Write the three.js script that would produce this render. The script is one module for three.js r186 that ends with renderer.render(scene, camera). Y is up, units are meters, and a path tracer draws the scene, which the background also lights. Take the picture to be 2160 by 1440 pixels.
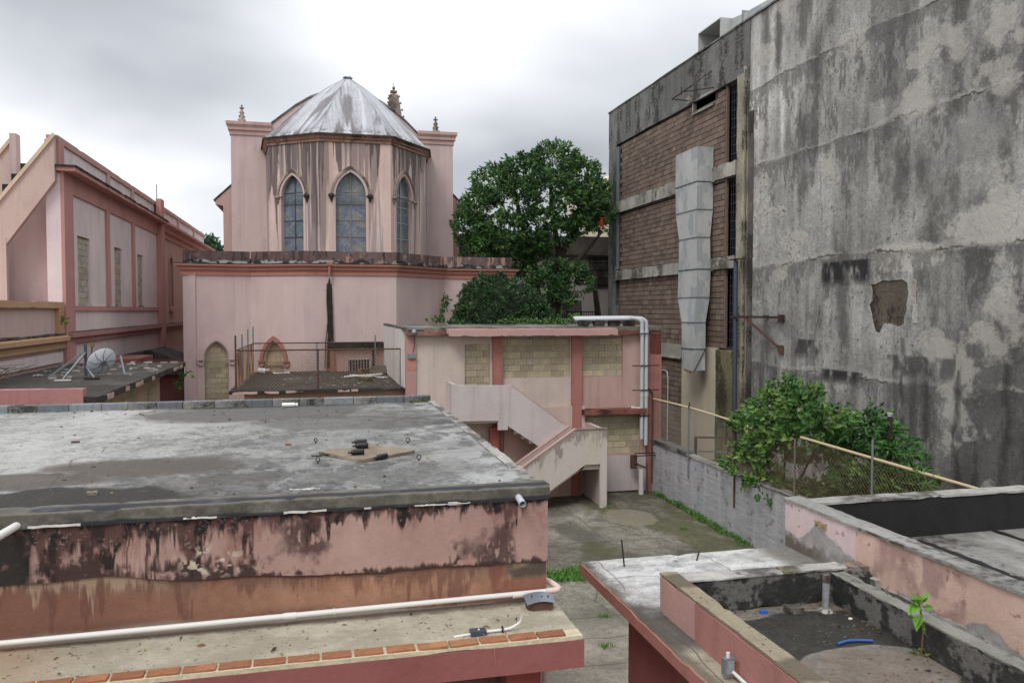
import * as THREE from 'three';
import { mergeGeometries } from 'three/addons/utils/BufferGeometryUtils.js';

// ---------- camera, sky, sun, exposure ----------
const scene = new THREE.Scene();
const camera = new THREE.PerspectiveCamera(45.91, 1024 / 682, 0.05, 2000);
camera.position.set(0, 5.86, 0);
{
  const yaw = THREE.MathUtils.degToRad(13.645), pitch = THREE.MathUtils.degToRad(-2.223);
  camera.lookAt(Math.sin(yaw) * Math.cos(pitch), 5.86 + Math.sin(pitch), -Math.cos(yaw) * Math.cos(pitch));
}
const renderer = new THREE.WebGLRenderer({ antialias: true });
renderer.toneMapping = THREE.LinearToneMapping;
renderer.toneMappingExposure = 1.04;
renderer.shadowMap.enabled = true;

// ---------- noise ----------
let seedState = 12345;
const rnd = (a = 0, b = 1) => { seedState = (Math.imul(seedState, 1664525) + 1013904223) >>> 0; return a + (b - a) * (seedState / 4294967296); };
const PT = new Uint8Array(512);
{ const p = [...Array(256).keys()]; for (let i = 255; i > 0; i--) { const j = Math.floor(rnd(0, i + 1)); [p[i], p[j]] = [p[j], p[i]]; } for (let i = 0; i < 512; i++) PT[i] = p[i & 255]; }
function n2(x, y) {
  const xi = Math.floor(x), yi = Math.floor(y); let fx = x - xi, fy = y - yi;
  fx = fx * fx * (3 - 2 * fx); fy = fy * fy * (3 - 2 * fy);
  const X = xi & 255, Y = yi & 255, X1 = (X + 1) & 255, Y1 = (Y + 1) & 255;
  const a = PT[PT[X] + Y], b = PT[PT[X1] + Y], c = PT[PT[X] + Y1], d = PT[PT[X1] + Y1];
  return (a + (b - a) * fx + (c + (d - c) * fx - a - (b - a) * fx) * fy) / 255;
}
function fbm(x, y, o = 4) { let s = 0, a = 0.5, t = 0; for (let i = 0; i < o; i++) { s += a * n2(x + i * 17.3, y - i * 9.1); t += a; a *= 0.5; x *= 2.03; y *= 2.03; } return s / t; }
const clamp = (v, a = 0, b = 1) => v < a ? a : v > b ? b : v;
const ss = (a, b, v) => { v = clamp((v - a) / (b - a)); return v * v * (3 - 2 * v); };
const mix = (o, c, t) => { o[0] += (c[0] - o[0]) * t; o[1] += (c[1] - o[1]) * t; o[2] += (c[2] - o[2]) * t; };
// a few wandering cracks: each runs across at its own place and fades in and out
const wander = (along, across, at, seed, w = 0.006, swing = 0.5, f = 0.6) => Math.abs(across - at) > swing + w * 2 ? 0 : (1 - ss(w * 0.5, w * 1.6, Math.abs(across - at - (fbm(along * f + seed, seed * 3.1, 5) - 0.5) * 2 * swing))) * ss(0.38, 0.52, fbm(along * 0.9 + seed * 7, seed, 2));

// ---------- overcast sky ----------
function makeSky() {
  const W = 1024, H = 512, data = new Float32Array(W * H * 4);
  const patch = (az, el, a0, e0, ra, re) => { let d = az - a0; d = Math.atan2(Math.sin(d), Math.cos(d)); return Math.exp(-(d * d) / (ra * ra) - ((el - e0) ** 2) / (re * re)); };
  for (let j = 0; j < H; j++) for (let i = 0; i < W; i++) {
    const az0 = (i + 0.5) / W * 2 * Math.PI - Math.PI, el = ((j + 0.5) / H - 0.5) * Math.PI;
    const dx = Math.cos(az0) * Math.cos(el), dz = Math.sin(az0) * Math.cos(el), dy = Math.sin(el);
    const az = Math.atan2(dx, -dz);                      // 0 along -z, positive to +x
    const k = 1 / (Math.max(dy, 0) + 0.22), cx = dx * k, cz = dz * k;
    const big = fbm(cx * 0.9 + 3.1, cz * 0.9 + 7.7, 5), mid = fbm(cx * 2.3 + 11.2 + big, cz * 2.3 + 4.3, 5), w = fbm(az * 3.2 + 5 + big * 2, el * 11 + 2, 4);
    let d = ss(0.42, 0.72, big) * 0.22 + (mid - 0.5) * 0.5 + (w - 0.5) * 0.28;
    // the cloud banks the photograph shows: dark upper left and low right, bright gap between them
    d += 0.62 * patch(az, el, -0.30, 0.36, 0.26, 0.13) + 0.34 * patch(az, el, -0.12, 0.25, 0.24, 0.07) + 0.62 * patch(az, el, 0.30, 0.15, 0.24, 0.14) + 0.22 * patch(az, el, 0.42, 0.33, 0.25, 0.10);
    d -= 0.50 * patch(az, el, 0.13, 0.37, 0.17, 0.12) + 0.30 * patch(az, el, -0.38, 0.10, 0.25, 0.07) + 0.25 * patch(az, el, -0.42, 0.26, 0.12, 0.06);
    d = clamp(d * 1.15 + 0.07, -0.15, 1);
    const lum = (1.10 - 0.66 * d) * (0.97 + 0.42 * ss(0.5, 1.0, Math.max(dy, 0)));
    const c = clamp(d * 1.4);
    const o = (j * W + i) * 4;
    data[o] = lum * (0.985 - 0.085 * c); data[o + 1] = lum * (0.995 - 0.04 * c); data[o + 2] = lum * (1.02 + 0.02 * c); data[o + 3] = 1;
    if (dy < 0) { const g = ss(0, -0.05, dy); for (let q = 0; q < 3; q++) data[o + q] = data[o + q] * (1 - g) + 0.22 * g; }
  }
  const t = new THREE.DataTexture(data, W, H, THREE.RGBAFormat, THREE.FloatType);
  t.mapping = THREE.EquirectangularReflectionMapping; t.magFilter = THREE.LinearFilter; t.minFilter = THREE.LinearFilter; t.needsUpdate = true;
  return t;
}
scene.background = makeSky();
scene.environment = scene.background;
const sun = new THREE.DirectionalLight(new THREE.Color(1, 0.98, 0.945), 1.4);
sun.position.set(-17, 38, 5); sun.target.position.set(2, 0, -20);
sun.castShadow = true; sun.shadow.radius = 40; sun.shadow.mapSize.set(2048, 2048);
Object.assign(sun.shadow.camera, { left: -60, right: 60, top: 60, bottom: -60, near: 1, far: 140 });
scene.add(sun, sun.target);

// ---------- builders ----------
const names = new Map();
const numbered = (n) => { const k = names.get(n) || 0; names.set(n, k + 1); return k ? n + '_' + String(k).padStart(3, '0') : n; };
function thing(name, label, category, pos = [0, 0, 0], group) {
  const g = new THREE.Group(); g.name = numbered(name); g.position.set(...pos); g.userData = { label, category };
  if (group) g.userData.group = group;
  scene.add(g); return g;
}
const MATUV = new Map();
// box-projected uv in metres of the place, then scaled to the texture's own extent
function setUV(g, mat) {
  if (g.userData.uvDone) return g;
  const s = MATUV.get(mat) || { a0: 0, b0: 0, sa: 1, sb: 1 };
  if (g.index) { const n = g.toNonIndexed(); n.userData = g.userData; g = n; }
  const p = g.attributes.position, uv = new Float32Array(p.count * 2);
  const A = new THREE.Vector3(), B = new THREE.Vector3(), C = new THREE.Vector3(), N = new THREE.Vector3();
  for (let i = 0; i < p.count; i += 3) {
    A.fromBufferAttribute(p, i); B.fromBufferAttribute(p, i + 1); C.fromBufferAttribute(p, i + 2);
    N.copy(B).sub(A).cross(C.clone().sub(A)); const x = Math.abs(N.x), y = Math.abs(N.y), z = Math.abs(N.z);
    [A, B, C].forEach((v, k) => {
      let a, b;
      if (y >= x && y >= z) { a = v.x; b = v.z; } else if (x > z) { a = v.z; b = v.y; } else { a = v.x; b = v.y; }
      uv[(i + k) * 2] = (a - s.a0) / s.sa; uv[(i + k) * 2 + 1] = (b - s.b0) / s.sb;
    });
  }
  g.setAttribute('uv', new THREE.BufferAttribute(uv, 2));
  return g;
}
const wp = new THREE.Vector3();
function part(name, geo, mat, parent, label) {
  if (Array.isArray(geo)) geo = merge(geo);
  geo = setUV(geo, mat);
  let off = [0, 0, 0], o = parent;
  while (o && o !== scene) { off[0] += o.position.x; off[1] += o.position.y; off[2] += o.position.z; o = o.parent; }
  if (!geo.userData.local) geo.translate(-off[0], -off[1], -off[2]);
  const m = new THREE.Mesh(geo, mat); m.name = parent === scene ? numbered(name) : name; m.castShadow = m.receiveShadow = true;
  if (label) m.userData.label = label;
  parent.add(m); return m;
}
function solo(name, geo, mat, label, category, group, kind) {
  if (Array.isArray(geo)) geo = merge(geo);
  geo = setUV(geo, mat);
  if (!kind) { geo.computeBoundingBox(); const c = geo.boundingBox.getCenter(new THREE.Vector3()), foot = geo.boundingBox.min.y; geo.translate(-c.x, -foot, -c.z); wp.set(c.x, foot, c.z); } else wp.set(0, 0, 0);
  const m = new THREE.Mesh(geo, mat); m.name = numbered(name); m.position.copy(wp); m.castShadow = m.receiveShadow = true;
  m.userData = { label, category }; if (group) m.userData.group = group; if (kind) { m.userData.kind = kind; if (kind === 'structure') delete m.userData.category; }
  scene.add(m); return m;
}
function merge(list) {
  list = list.map((g) => { const n = g.index ? g.toNonIndexed() : g; for (const k of Object.keys(n.attributes)) if (!['position', 'normal', 'uv', 'color'].includes(k)) n.deleteAttribute(k); if (!n.attributes.uv) n.setAttribute('uv', new THREE.BufferAttribute(new Float32Array(n.attributes.position.count * 2), 2)); return n; });
  return mergeGeometries(list);
}
const box = (x0, x1, y0, y1, z0, z1) => new THREE.BoxGeometry(x1 - x0, y1 - y0, z1 - z0).translate((x0 + x1) / 2, (y0 + y1) / 2, (z0 + z1) / 2);
// a box whose faces are cut up and pushed about a little, so that its edges are worn rather than ruled
function rbox(x0, x1, y0, y1, z0, z1, step = 0.12, amp = 0.008) {
  const w = x1 - x0, h = y1 - y0, d = z1 - z0, n = (v) => clamp(Math.round(v / step), 1, 90);
  const g = new THREE.BoxGeometry(w, h, d, n(w), n(h), n(d)).translate((x0 + x1) / 2, (y0 + y1) / 2, (z0 + z1) / 2);
  const p = g.attributes.position, f = 1 / (step * 2.2);
  for (let i = 0; i < p.count; i++) {
    const x = p.getX(i), y = p.getY(i), z = p.getZ(i);
    const on = (Math.abs(x - x0) < 1e-4 || Math.abs(x - x1) < 1e-4) + (Math.abs(y - y0) < 1e-4 || Math.abs(y - y1) < 1e-4) + (Math.abs(z - z0) < 1e-4 || Math.abs(z - z1) < 1e-4);
    const k = on >= 2 ? 1 : 0.25, q = (a, b) => (fbm(a * f, b * f, 3) - 0.5) * 2 * amp * k;
    const chip = on >= 2 ? ss(0.66, 0.82, fbm((x + z) * f * 0.8 + 4, (y - z) * f * 0.8 + 9, 2)) * amp * 2.2 : 0;
    p.setXYZ(i, x + q(y + 3.1 + z, z * 1.3 + x) - Math.sign(x - (x0 + x1) / 2) * (on >= 2 && w < 1 ? chip * 0.5 : 0), y + q(x * 1.1 + 7, z + 2.2) - Math.sign(y - (y0 + y1) / 2) * chip, z + q(x + 5.5, y * 1.2 + x * 0.3) - Math.sign(z - (z0 + z1) / 2) * chip * 0.6);
  }
  g.computeVertexNormals(); return g;
}
// polygon (with holes) in plane xy, zy or xz, extruded along the third axis from d0 to d1
function extr(pts, d0, d1, plane = 'xy', holes = []) {
  const s = new THREE.Shape(pts.map((p) => new THREE.Vector2(p[0], p[1])));
  for (const h of holes) s.holes.push(new THREE.Path(h.map((p) => new THREE.Vector2(p[0], p[1]))));
  let g = new THREE.ExtrudeGeometry(s, { depth: d1 - d0, bevelEnabled: false, curveSegments: 8 }); g.translate(0, 0, d0);
  if (g.index) g = g.toNonIndexed();
  if (plane !== 'xy') {
    const p = g.attributes.position;
    for (let i = 0; i < p.count; i++) { const a = p.getX(i), b = p.getY(i), c = p.getZ(i); plane === 'zy' ? p.setXYZ(i, c, b, a) : p.setXYZ(i, a, c, b); }
    for (let i = 0; i < p.count; i += 3) { const v = [1, 2].map((k) => [p.getX(i + k), p.getY(i + k), p.getZ(i + k)]); p.setXYZ(i + 1, ...v[1]); p.setXYZ(i + 2, ...v[0]); }
    g.computeVertexNormals();
  }
  return g;
}
const rect = (a0, a1, b0, b1) => [[a0, b0], [a1, b0], [a1, b1], [a0, b1]];
const V = (p) => new THREE.Vector3(...p);
function cyl(p, q, r, seg = 8, r2 = r) {
  const a = V(p), b = V(q), d = b.clone().sub(a), g = new THREE.CylinderGeometry(r2, r, d.length(), seg, 1);
  g.applyQuaternion(new THREE.Quaternion().setFromUnitVectors(new THREE.Vector3(0, 1, 0), d.normalize())); g.translate((a.x + b.x) / 2, (a.y + b.y) / 2, (a.z + b.z) / 2); return g;
}
function bar(p, q, w, h = w) {   // square bar between two points
  const a = V(p), b = V(q), d = b.clone().sub(a), g = new THREE.BoxGeometry(w, h, d.length()); const m = new THREE.Matrix4().lookAt(b, a, Math.abs(d.clone().normalize().y) > 0.95 ? new THREE.Vector3(0, 0, 1) : new THREE.Vector3(0, 1, 0));
  g.applyMatrix4(m); g.translate((a.x + b.x) / 2, (a.y + b.y) / 2, (a.z + b.z) / 2); return g;
}
// open pipe with a wall thickness, from p to q
function hollow(p, q, r, seg = 16) { const a = V(p), b = V(q), d = b.clone().sub(a), L = d.length(), k = 0.86; const g = new THREE.LatheGeometry([[r * k, 0], [r, 0], [r, L], [r * k, L], [r * k, 0]].map((v) => new THREE.Vector2(...v)), seg); g.applyQuaternion(new THREE.Quaternion().setFromUnitVectors(new THREE.Vector3(0, 1, 0), d.normalize())); g.translate(a.x, a.y, a.z); return g; }
const tube = (pts, r, n = 24, seg = 8) => new THREE.TubeGeometry(new THREE.CatmullRomCurve3(pts.map(V), false, 'catmullrom', 0.3), n, r, seg, false);
// a closed profile [out, y] swept along a path of [x, z]; out grows to the left of the walking direction turned outward (towards +z when walking +x)
function sweep(path, prof) {
  const n = path.length, pos = [], ring = [];
  for (let i = 0; i < n; i++) {
    const dir = (a, b) => { const x = b[0] - a[0], z = b[1] - a[1], l = Math.hypot(x, z); return [x / l, z / l]; };
    const d0 = i > 0 ? dir(path[i - 1], path[i]) : dir(path[0], path[1]), d1 = i < n - 1 ? dir(path[i], path[i + 1]) : d0;
    const n0 = [-d0[1], d0[0]], n1 = [-d1[1], d1[0]]; let mx = n0[0] + n1[0], mz = n0[1] + n1[1]; const l = mx * mx + mz * mz; mx *= 2 / l; mz *= 2 / l;
    ring.push(prof.map(([o, y]) => [path[i][0] + mx * o, y, path[i][1] + mz * o]));
  }
  const m = prof.length;
  for (let i = 0; i < n - 1; i++) for (let k = 0; k < m; k++) { const a = ring[i][k], b = ring[i + 1][k], c = ring[i + 1][(k + 1) % m], d = ring[i][(k + 1) % m]; pos.push(a, b, c, a, c, d); }
  for (const [r, flip] of [[ring[0], 0], [ring[n - 1], 1]]) { const tri = THREE.ShapeUtils.triangulateShape(prof.map((p) => new THREE.Vector2(p[0], p[1])), []); for (const t of tri) { const q = t.map((k) => r[k]); pos.push(...(flip ? q.reverse() : q)); } }
  const g = new THREE.BufferGeometry(); g.setAttribute('position', new THREE.BufferAttribute(new Float32Array(pos.flat()), 3)); g.computeVertexNormals(); return g;
}
// matrix of a wall facet from p0 to p1 ([x, z], left to right as seen from outside): local x along it, local z outward
function facetM(p0, p1) { const dx = p1[0] - p0[0], dz = p1[1] - p0[1]; return new THREE.Matrix4().makeRotationY(Math.atan2(-dz, dx)).setPosition(p0[0], 0, p0[1]); }
const flen = (p0, p1) => Math.hypot(p1[0] - p0[0], p1[1] - p0[1]);
function onFacet(g, mat, M, shift = 0) { if (shift) g.translate(shift, 0, 0); g = setUV(g, mat); if (shift) g.translate(-shift, 0, 0); g.applyMatrix4(M); g.userData.uvDone = true; return g; }
// pointed arch outline, springing at ys, apex at yt
function arch(cx, w, y0, ys, yt, n = 9) {
  const h = yt - ys, R = (w * w / 4 + h * h) / w, pts = [[cx - w / 2, y0], [cx + w / 2, y0]];
  const c = cx + w / 2 - R, a1 = Math.asin(Math.min(1, h / R));
  for (let i = 0; i <= n; i++) { const a = a1 * i / n; pts.push([c + R * Math.cos(a), ys + R * Math.sin(a)]); }
  const c2 = cx - w / 2 + R; for (let i = n - 1; i >= 0; i--) { const a = a1 * i / n; pts.push([c2 - R * Math.cos(a), ys + R * Math.sin(a)]); }
  return pts;
}
function archBand(cx, w, y0, ys, yt, t, d0, d1) { return extr(arch(cx, w + 2 * t, y0, ys, yt + t * 1.35), d0, d1, 'xy', [arch(cx, w, y0 + 0.001, ys, yt)]); }

// ---------- materials ----------
const flat = (hex, rough = 0.9, metal = 0, extra = {}) => new THREE.MeshStandardMaterial({ color: hex, roughness: rough, metalness: metal, ...extra });
function dataTex(data, W, H, srgb) { const t = new THREE.DataTexture(data, W, H, THREE.RGBAFormat); t.wrapS = t.wrapT = THREE.MirroredRepeatWrapping; t.magFilter = THREE.LinearFilter; t.minFilter = THREE.LinearMipmapLinearFilter; if (srgb) t.colorSpace = THREE.SRGBColorSpace; t.needsUpdate = true; return t; }
// fn(a, b, o): a, b in metres of the place, o = [r, g, b (sRGB 0..255), height 0..1]
function paint(W, H, [a0, a1, b0, b1], fn, { rough = 0.92, bump = 0.006, metal = 0, bdiv = 1, grain = 22 } = {}) {
  const col = new Uint8Array(W * H * 4), bw = W / bdiv, bh = H / bdiv, bm = bump ? new Uint8Array(bw * bh * 4) : null, o = [0, 0, 0, 0.5];
  for (let j = 0; j < H; j++) for (let i = 0; i < W; i++) {
    const a = a0 + (i + 0.5) / W * (a1 - a0), b = b0 + (j + 0.5) / H * (b1 - b0); o[3] = 0.5; fn(a, b, o);
    let hsh = Math.imul(i + 1, 374761393) ^ Math.imul(j + 1, 668265263); hsh = Math.imul(hsh ^ (hsh >>> 13), 1274126177); const gn = (((hsh ^ (hsh >>> 16)) >>> 0) / 4294967296 - 0.5) * grain; o[0] += gn; o[1] += gn; o[2] += gn;
    const k = (j * W + i) * 4; col[k] = clamp(o[0], 0, 255); col[k + 1] = clamp(o[1], 0, 255); col[k + 2] = clamp(o[2], 0, 255); col[k + 3] = 255;
    if (bm && i % bdiv === 0 && j % bdiv === 0) { const q = ((j / bdiv) * bw + i / bdiv) * 4, v = clamp(o[3]) * 255; bm[q] = bm[q + 1] = bm[q + 2] = v; bm[q + 3] = 255; }
  }
  const m = new THREE.MeshStandardMaterial({ map: dataTex(col, W, H, true), roughness: rough, metalness: metal });
  if (bm) { m.bumpMap = dataTex(bm, bw, bh, false); m.bumpScale = bump; }
  MATUV.set(m, { a0, b0, sa: a1 - a0, sb: b1 - b0 }); return m;
}
// same maps, another tint
function tint(m, hex) { const c = m.clone(); c.color.set(hex); MATUV.set(c, MATUV.get(m)); return c; }

// ---------- painted surfaces: plaster, concrete, mould, tar ----------
const set = (o, r, g, b) => { o[0] = r; o[1] = g; o[2] = b; };
const add = (o, v) => { o[0] += v; o[1] += v; o[2] += v; };
const blob = (a, b, ca, cb, ra, rb) => 1 - clamp(Math.hypot((a - ca) / ra, (b - cb) / rb));
const far = (a, b, ca, cb, ra, rb) => 1 - Math.hypot((a - ca) / ra, (b - cb) / rb);   // like blob, but below zero outside
// run-off stain hanging from a line: longer or shorter from place to place, ragged at its edge
const drip = (a, depth, len, f, s = 0) => {
  if (depth < 0 || depth > len * 2.2) return 0; const fa = fbm(a * f + s, s * 1.7 + depth * 0.9, 4), L = len * Math.pow(fa * 1.5, 3.6), e = (fbm(a * f * 7 + s, depth * 6, 4) - 0.5);
  return ss(0.22 * len, -0.2 * len, depth - L + e * 0.55 * len) * ss(0.30, 0.56, fbm(a * f * 3.3 + 9 + s, depth * 5 + 3, 4) + 0.22 * ss(0.5, 0, depth / len));
};

const PLASTER = paint(1024, 1024, [0, 7, 0, 7], (a, b, o) => {
  const m = fbm(a * 0.7, b * 0.7, 4), s = fbm(a * 5, b * 0.5, 4), g = fbm(a * 22, b * 22, 3), d = ss(0.58, 0.8, fbm(a * 1.7 + 9, b * 0.8 + 3, 5));
  const v = 238 + (m - 0.5) * 22 + (s - 0.5) * 9 + (g - 0.5) * 9 - d * 10; set(o, v, v * (0.992 + (m - 0.5) * 0.03), v * 0.99);
  const st = ss(0.6, 0.74, fbm(a * 7 + 60, b * 0.35 + 5, 5)); add(o, -9 * st);
  o[3] = 0.5 + (m - 0.5) * 0.6 + (g - 0.5) * 0.4;
}, { bump: 0.008, grain: 10 });
const GRIME = paint(1024, 1024, [0, 5, 0, 5], (a, b, o) => {   // weathered bare cement
  const m = fbm(a * 0.8, b * 0.8, 5), s = fbm(a * 6, b * 0.7, 4), g = fbm(a * 16, b * 16, 4), k = ss(0.5, 0.72, fbm(a * 1.6 + 8, b * 0.7 + 2, 5) + (g - 0.5) * 0.35), w = ss(0.58, 0.7, fbm(a * 2.1 + 33, b * 1.4, 5));
  const v = 158 + (m - 0.5) * 60 + (s - 0.5) * 34 + (g - 0.5) * 36; set(o, v, v * 0.985, v * 0.955); mix(o, [58, 56, 52], k * 0.75); mix(o, [205, 203, 196], w * 0.5);
  o[3] = 0.5 + (m - 0.5) * 0.5 + (g - 0.5) * 0.9;
}, { bump: 0.012 });
const GRAIN = paint(512, 512, [0, 1.2, 0, 1.2], (a, b, o) => {   // tooth of block and brick
  const g = fbm(a * 30, b * 30, 4), m = fbm(a * 4, b * 4, 4), v = 226 + (g - 0.5) * 60 + (m - 0.5) * 50; set(o, v, v, v); o[3] = g * 0.7 + m * 0.3;
}, { bump: 0.006 });

// the tall blind wall on the right, (z, y)
const BIGWALL = paint(2048, 1792, [-24.6, -8.6, 0.4, 15.6], (z, y, o) => {
  const m = fbm(z * 0.33 + 5, y * 0.33, 5), s = fbm(z * 4.2, y * 0.35 + 4, 4), s2 = fbm(z * 11, y * 0.5, 3), g = fbm(z * 9, y * 9, 4), f = fbm(z * 28, y * 26, 3);
  let v = 148 + (m - 0.5) * 92 + (s - 0.5) * 40 + (fbm(z * 1.3 + 70, y * 1.1 + 8, 5) - 0.5) * 40 + (s2 - 0.5) * 16 + (g - 0.5) * 44 + (f - 0.5) * 40;
  const pan = (z0, z1, y0, y1) => ss(z0 - 0.03, z0 + 0.03, z + (g - 0.5) * 0.08) * ss(z1 + 0.03, z1 - 0.03, z + (g - 0.5) * 0.08) * ss(y0 - 0.05, y0 + 0.05, y + (g - 0.5) * 0.2) * ss(y1 + 0.05, y1 - 0.05, y);
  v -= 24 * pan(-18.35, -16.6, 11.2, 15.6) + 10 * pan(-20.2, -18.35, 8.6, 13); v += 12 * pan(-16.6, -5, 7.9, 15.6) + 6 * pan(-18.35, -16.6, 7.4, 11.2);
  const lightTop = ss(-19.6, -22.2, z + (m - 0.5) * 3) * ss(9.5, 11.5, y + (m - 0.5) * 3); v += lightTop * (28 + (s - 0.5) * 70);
  set(o, v * 1.005, v * 0.996, v * 0.972);
  // pale washed runs and dark mould runs
  const run = ss(0.54, 0.76, fbm(z * 2.6 + 50, y * 0.3 + 7, 5) + (f - 0.5) * 0.12); mix(o, [184, 182, 176], run * 0.36);
  const mould = ss(0.46, 0.80, fbm(z * 1.5 + 90, y * 0.55 + 20, 5) + (g - 0.5) * 0.3); mix(o, [66, 64, 62], mould * 0.62);
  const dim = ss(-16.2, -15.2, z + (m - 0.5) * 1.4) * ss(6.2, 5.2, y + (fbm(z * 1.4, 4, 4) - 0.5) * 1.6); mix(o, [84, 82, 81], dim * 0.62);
  const wash = ss(0.0, 0.25, far(z, y, -17.0, 7.15, 1.5, 0.42) + (g - 0.5) * 0.5) + ss(0.0, 0.3, far(z, y, -14.2, 7.7, 1.7, 0.55) + (g - 0.5) * 0.6); mix(o, [198, 195, 188], clamp(wash) * 0.75);
  const pat = pan(-22.9, -21.7, 8.2, 9.7) + pan(-15.9, -14.1, 9.1, 10.3) + pan(-12.4, -10.8, 11.4, 13.4) + pan(-21.0, -19.6, 1.5, 3.4); mix(o, [132, 131, 129], clamp(pat) * 0.4);
  const low = ss(6.2, 3.0, y); const mould2 = ss(0.55, 0.68, fbm(z * 3.2 + 20, y * 0.28 + 51, 5) + (g - 0.5) * 0.25); mix(o, [60, 58, 57], mould2 * 0.5 * low);
  // storey joints, spalled along their edge
  let h = 0.5 + (g - 0.5) * 0.5 + (f - 0.5) * 0.35 + (m - 0.5) * 0.3;
  for (const [yj, wd] of [[13.1, 0.5], [10.58, 1], [7.32, 1], [4.12, 1.1]]) {
    if (y > yj + 0.75 || y < yj - 3.1) continue; const yw = yj + (fbm(z * 0.5 + yj, 3, 4) - 0.5) * 0.3, d = y - yw, dr = drip(z, -d, 1.3, 3.1, yj); mix(o, [74, 72, 70], dr * 0.45); if (Math.abs(d) > 0.5) continue; const ext = (0.03 + 0.3 * Math.pow(fbm(z * 1.3 + yj * 3, 8, 4), 2.4)) * wd;
    const on = ss(0.38, 0.62, fbm(z * 0.6 + yj * 7, 1.5, 4) + 0.04);
    const band = ss(ext, ext * 0.5, Math.abs(d - ext * 0.3) + (g - 0.5) * 0.16) * on; mix(o, [182, 179, 172], band * 0.55); h += band * 0.10;
    const line = ss(0.03, 0.008, Math.abs(d + 0.02 + (g - 0.5) * 0.14)) * on * ss(0.42, 0.56, fbm(z * 2.2 + yj, 6, 3)); mix(o, [58, 56, 54], line * 0.7); h -= line * 0.5;
  }
  // broken render in the middle of the right half
  const sp = ss(0.52, 0.61, fbm(z * 0.85 + 4, y * 1.0 + 31, 6) + 0.16 * blob(z, y, -14.4, 7.2, 3.4, 1.6) + 0.13 * blob(z, y, -16.5, 7.1, 1.6, 1.2) + 0.10 * blob(z, y, -13.6, 5.4, 2.2, 1.8) - 0.115 + (f - 0.5) * 0.05 + (g - 0.5) * 0.06);
  mix(o, [184, 180, 172], sp * 0.72); h += sp * 0.3;
  const net = (1 - ss(0, 0.03, Math.abs(fbm(z * 3.2 + 8, y * 3.2, 4) - 0.5))) * sp * ss(0.45, 0.6, m); mix(o, [92, 88, 82], net * 0.75); h -= net * 0.4;
  const edge = ss(0.02, 0.0, Math.abs(fbm(z * 0.85 + 4, y * 1.0 + 31, 6) + 0.16 * blob(z, y, -14.4, 7.2, 3.4, 1.6) + 0.13 * blob(z, y, -16.5, 7.1, 1.6, 1.2) + 0.10 * blob(z, y, -13.6, 5.4, 2.2, 1.8) - 0.63)) * ss(8.9, 8.2, y) * ss(-18.5, -17, z); mix(o, [70, 66, 62], edge * 0.3 * ss(0.4, 0.6, g));
  const black = (z0, z1, y0, y1) => ss(z0 - 0.15, z0 + 0.25, z) * ss(z1 + 0.15, z1 - 0.2, z) * ss(y0 - 0.1, y0 + 0.22, y) * ss(y1 + 0.04, y1 - 0.04, y) * ss(0.3, 0.6, fbm(z * 5, y * 2.2, 4) + 0.05);
  if (y < 7.6) mix(o, [34, 33, 33], clamp(black(-20.3, -18.2, 6.55, 7.2) * 0.95)); if (y < 5.4) mix(o, [42, 41, 41], clamp(black(-21.6, -20.3, 4.45, 5.0) * 0.75 + black(-20.2, -18.4, 3.85, 4.2) * 0.95)); if (y < 5.4) mix(o, [52, 50, 50], black(-17.6, -15.2, 4.2, 4.75) * 0.6);
  if (y < 7) for (const zc of [-16.1, -15.2, -13.9, -13.2, -17.0]) { if (Math.abs(z - zc) > 0.5) continue; const w = 0.06 + 0.06 * fbm(zc, 2, 1), e = ss(w * 2, 0, Math.abs(z - zc + (fbm(zc * 3, y * 1.4, 3) - 0.5) * 0.3)) * ss(0.5, 1.2, y) * ss(5.8 + (zc % 1), 4.6, y); mix(o, [50, 47, 45], e * 0.6 * ss(0.3, 0.6, fbm(z * 7, y * 3, 3))); }
  const lft = ss(-23.75, -24.2, z + (g - 0.5) * 0.5) * ss(12.6, 11.8, y); mix(o, [108, 102, 102], lft * 0.5);
  const crk = Math.max(wander(y, z, -20.4, 5.1, 0.010, 0.4), wander(y, z, -13.2, 1.7, 0.010, 0.5)); mix(o, [60, 58, 56], crk * 0.6); h -= crk * 0.5;
  const pit = ss(0.80, 0.84, fbm(z * 15 + 31, y * 15, 2)) * ss(0.5, 0.6, m); mix(o, [60, 58, 55], pit * 0.7); h -= pit * 0.3;
  o[3] = h;
}, { bump: 0.017, bdiv: 2, grain: 34 });

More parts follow.
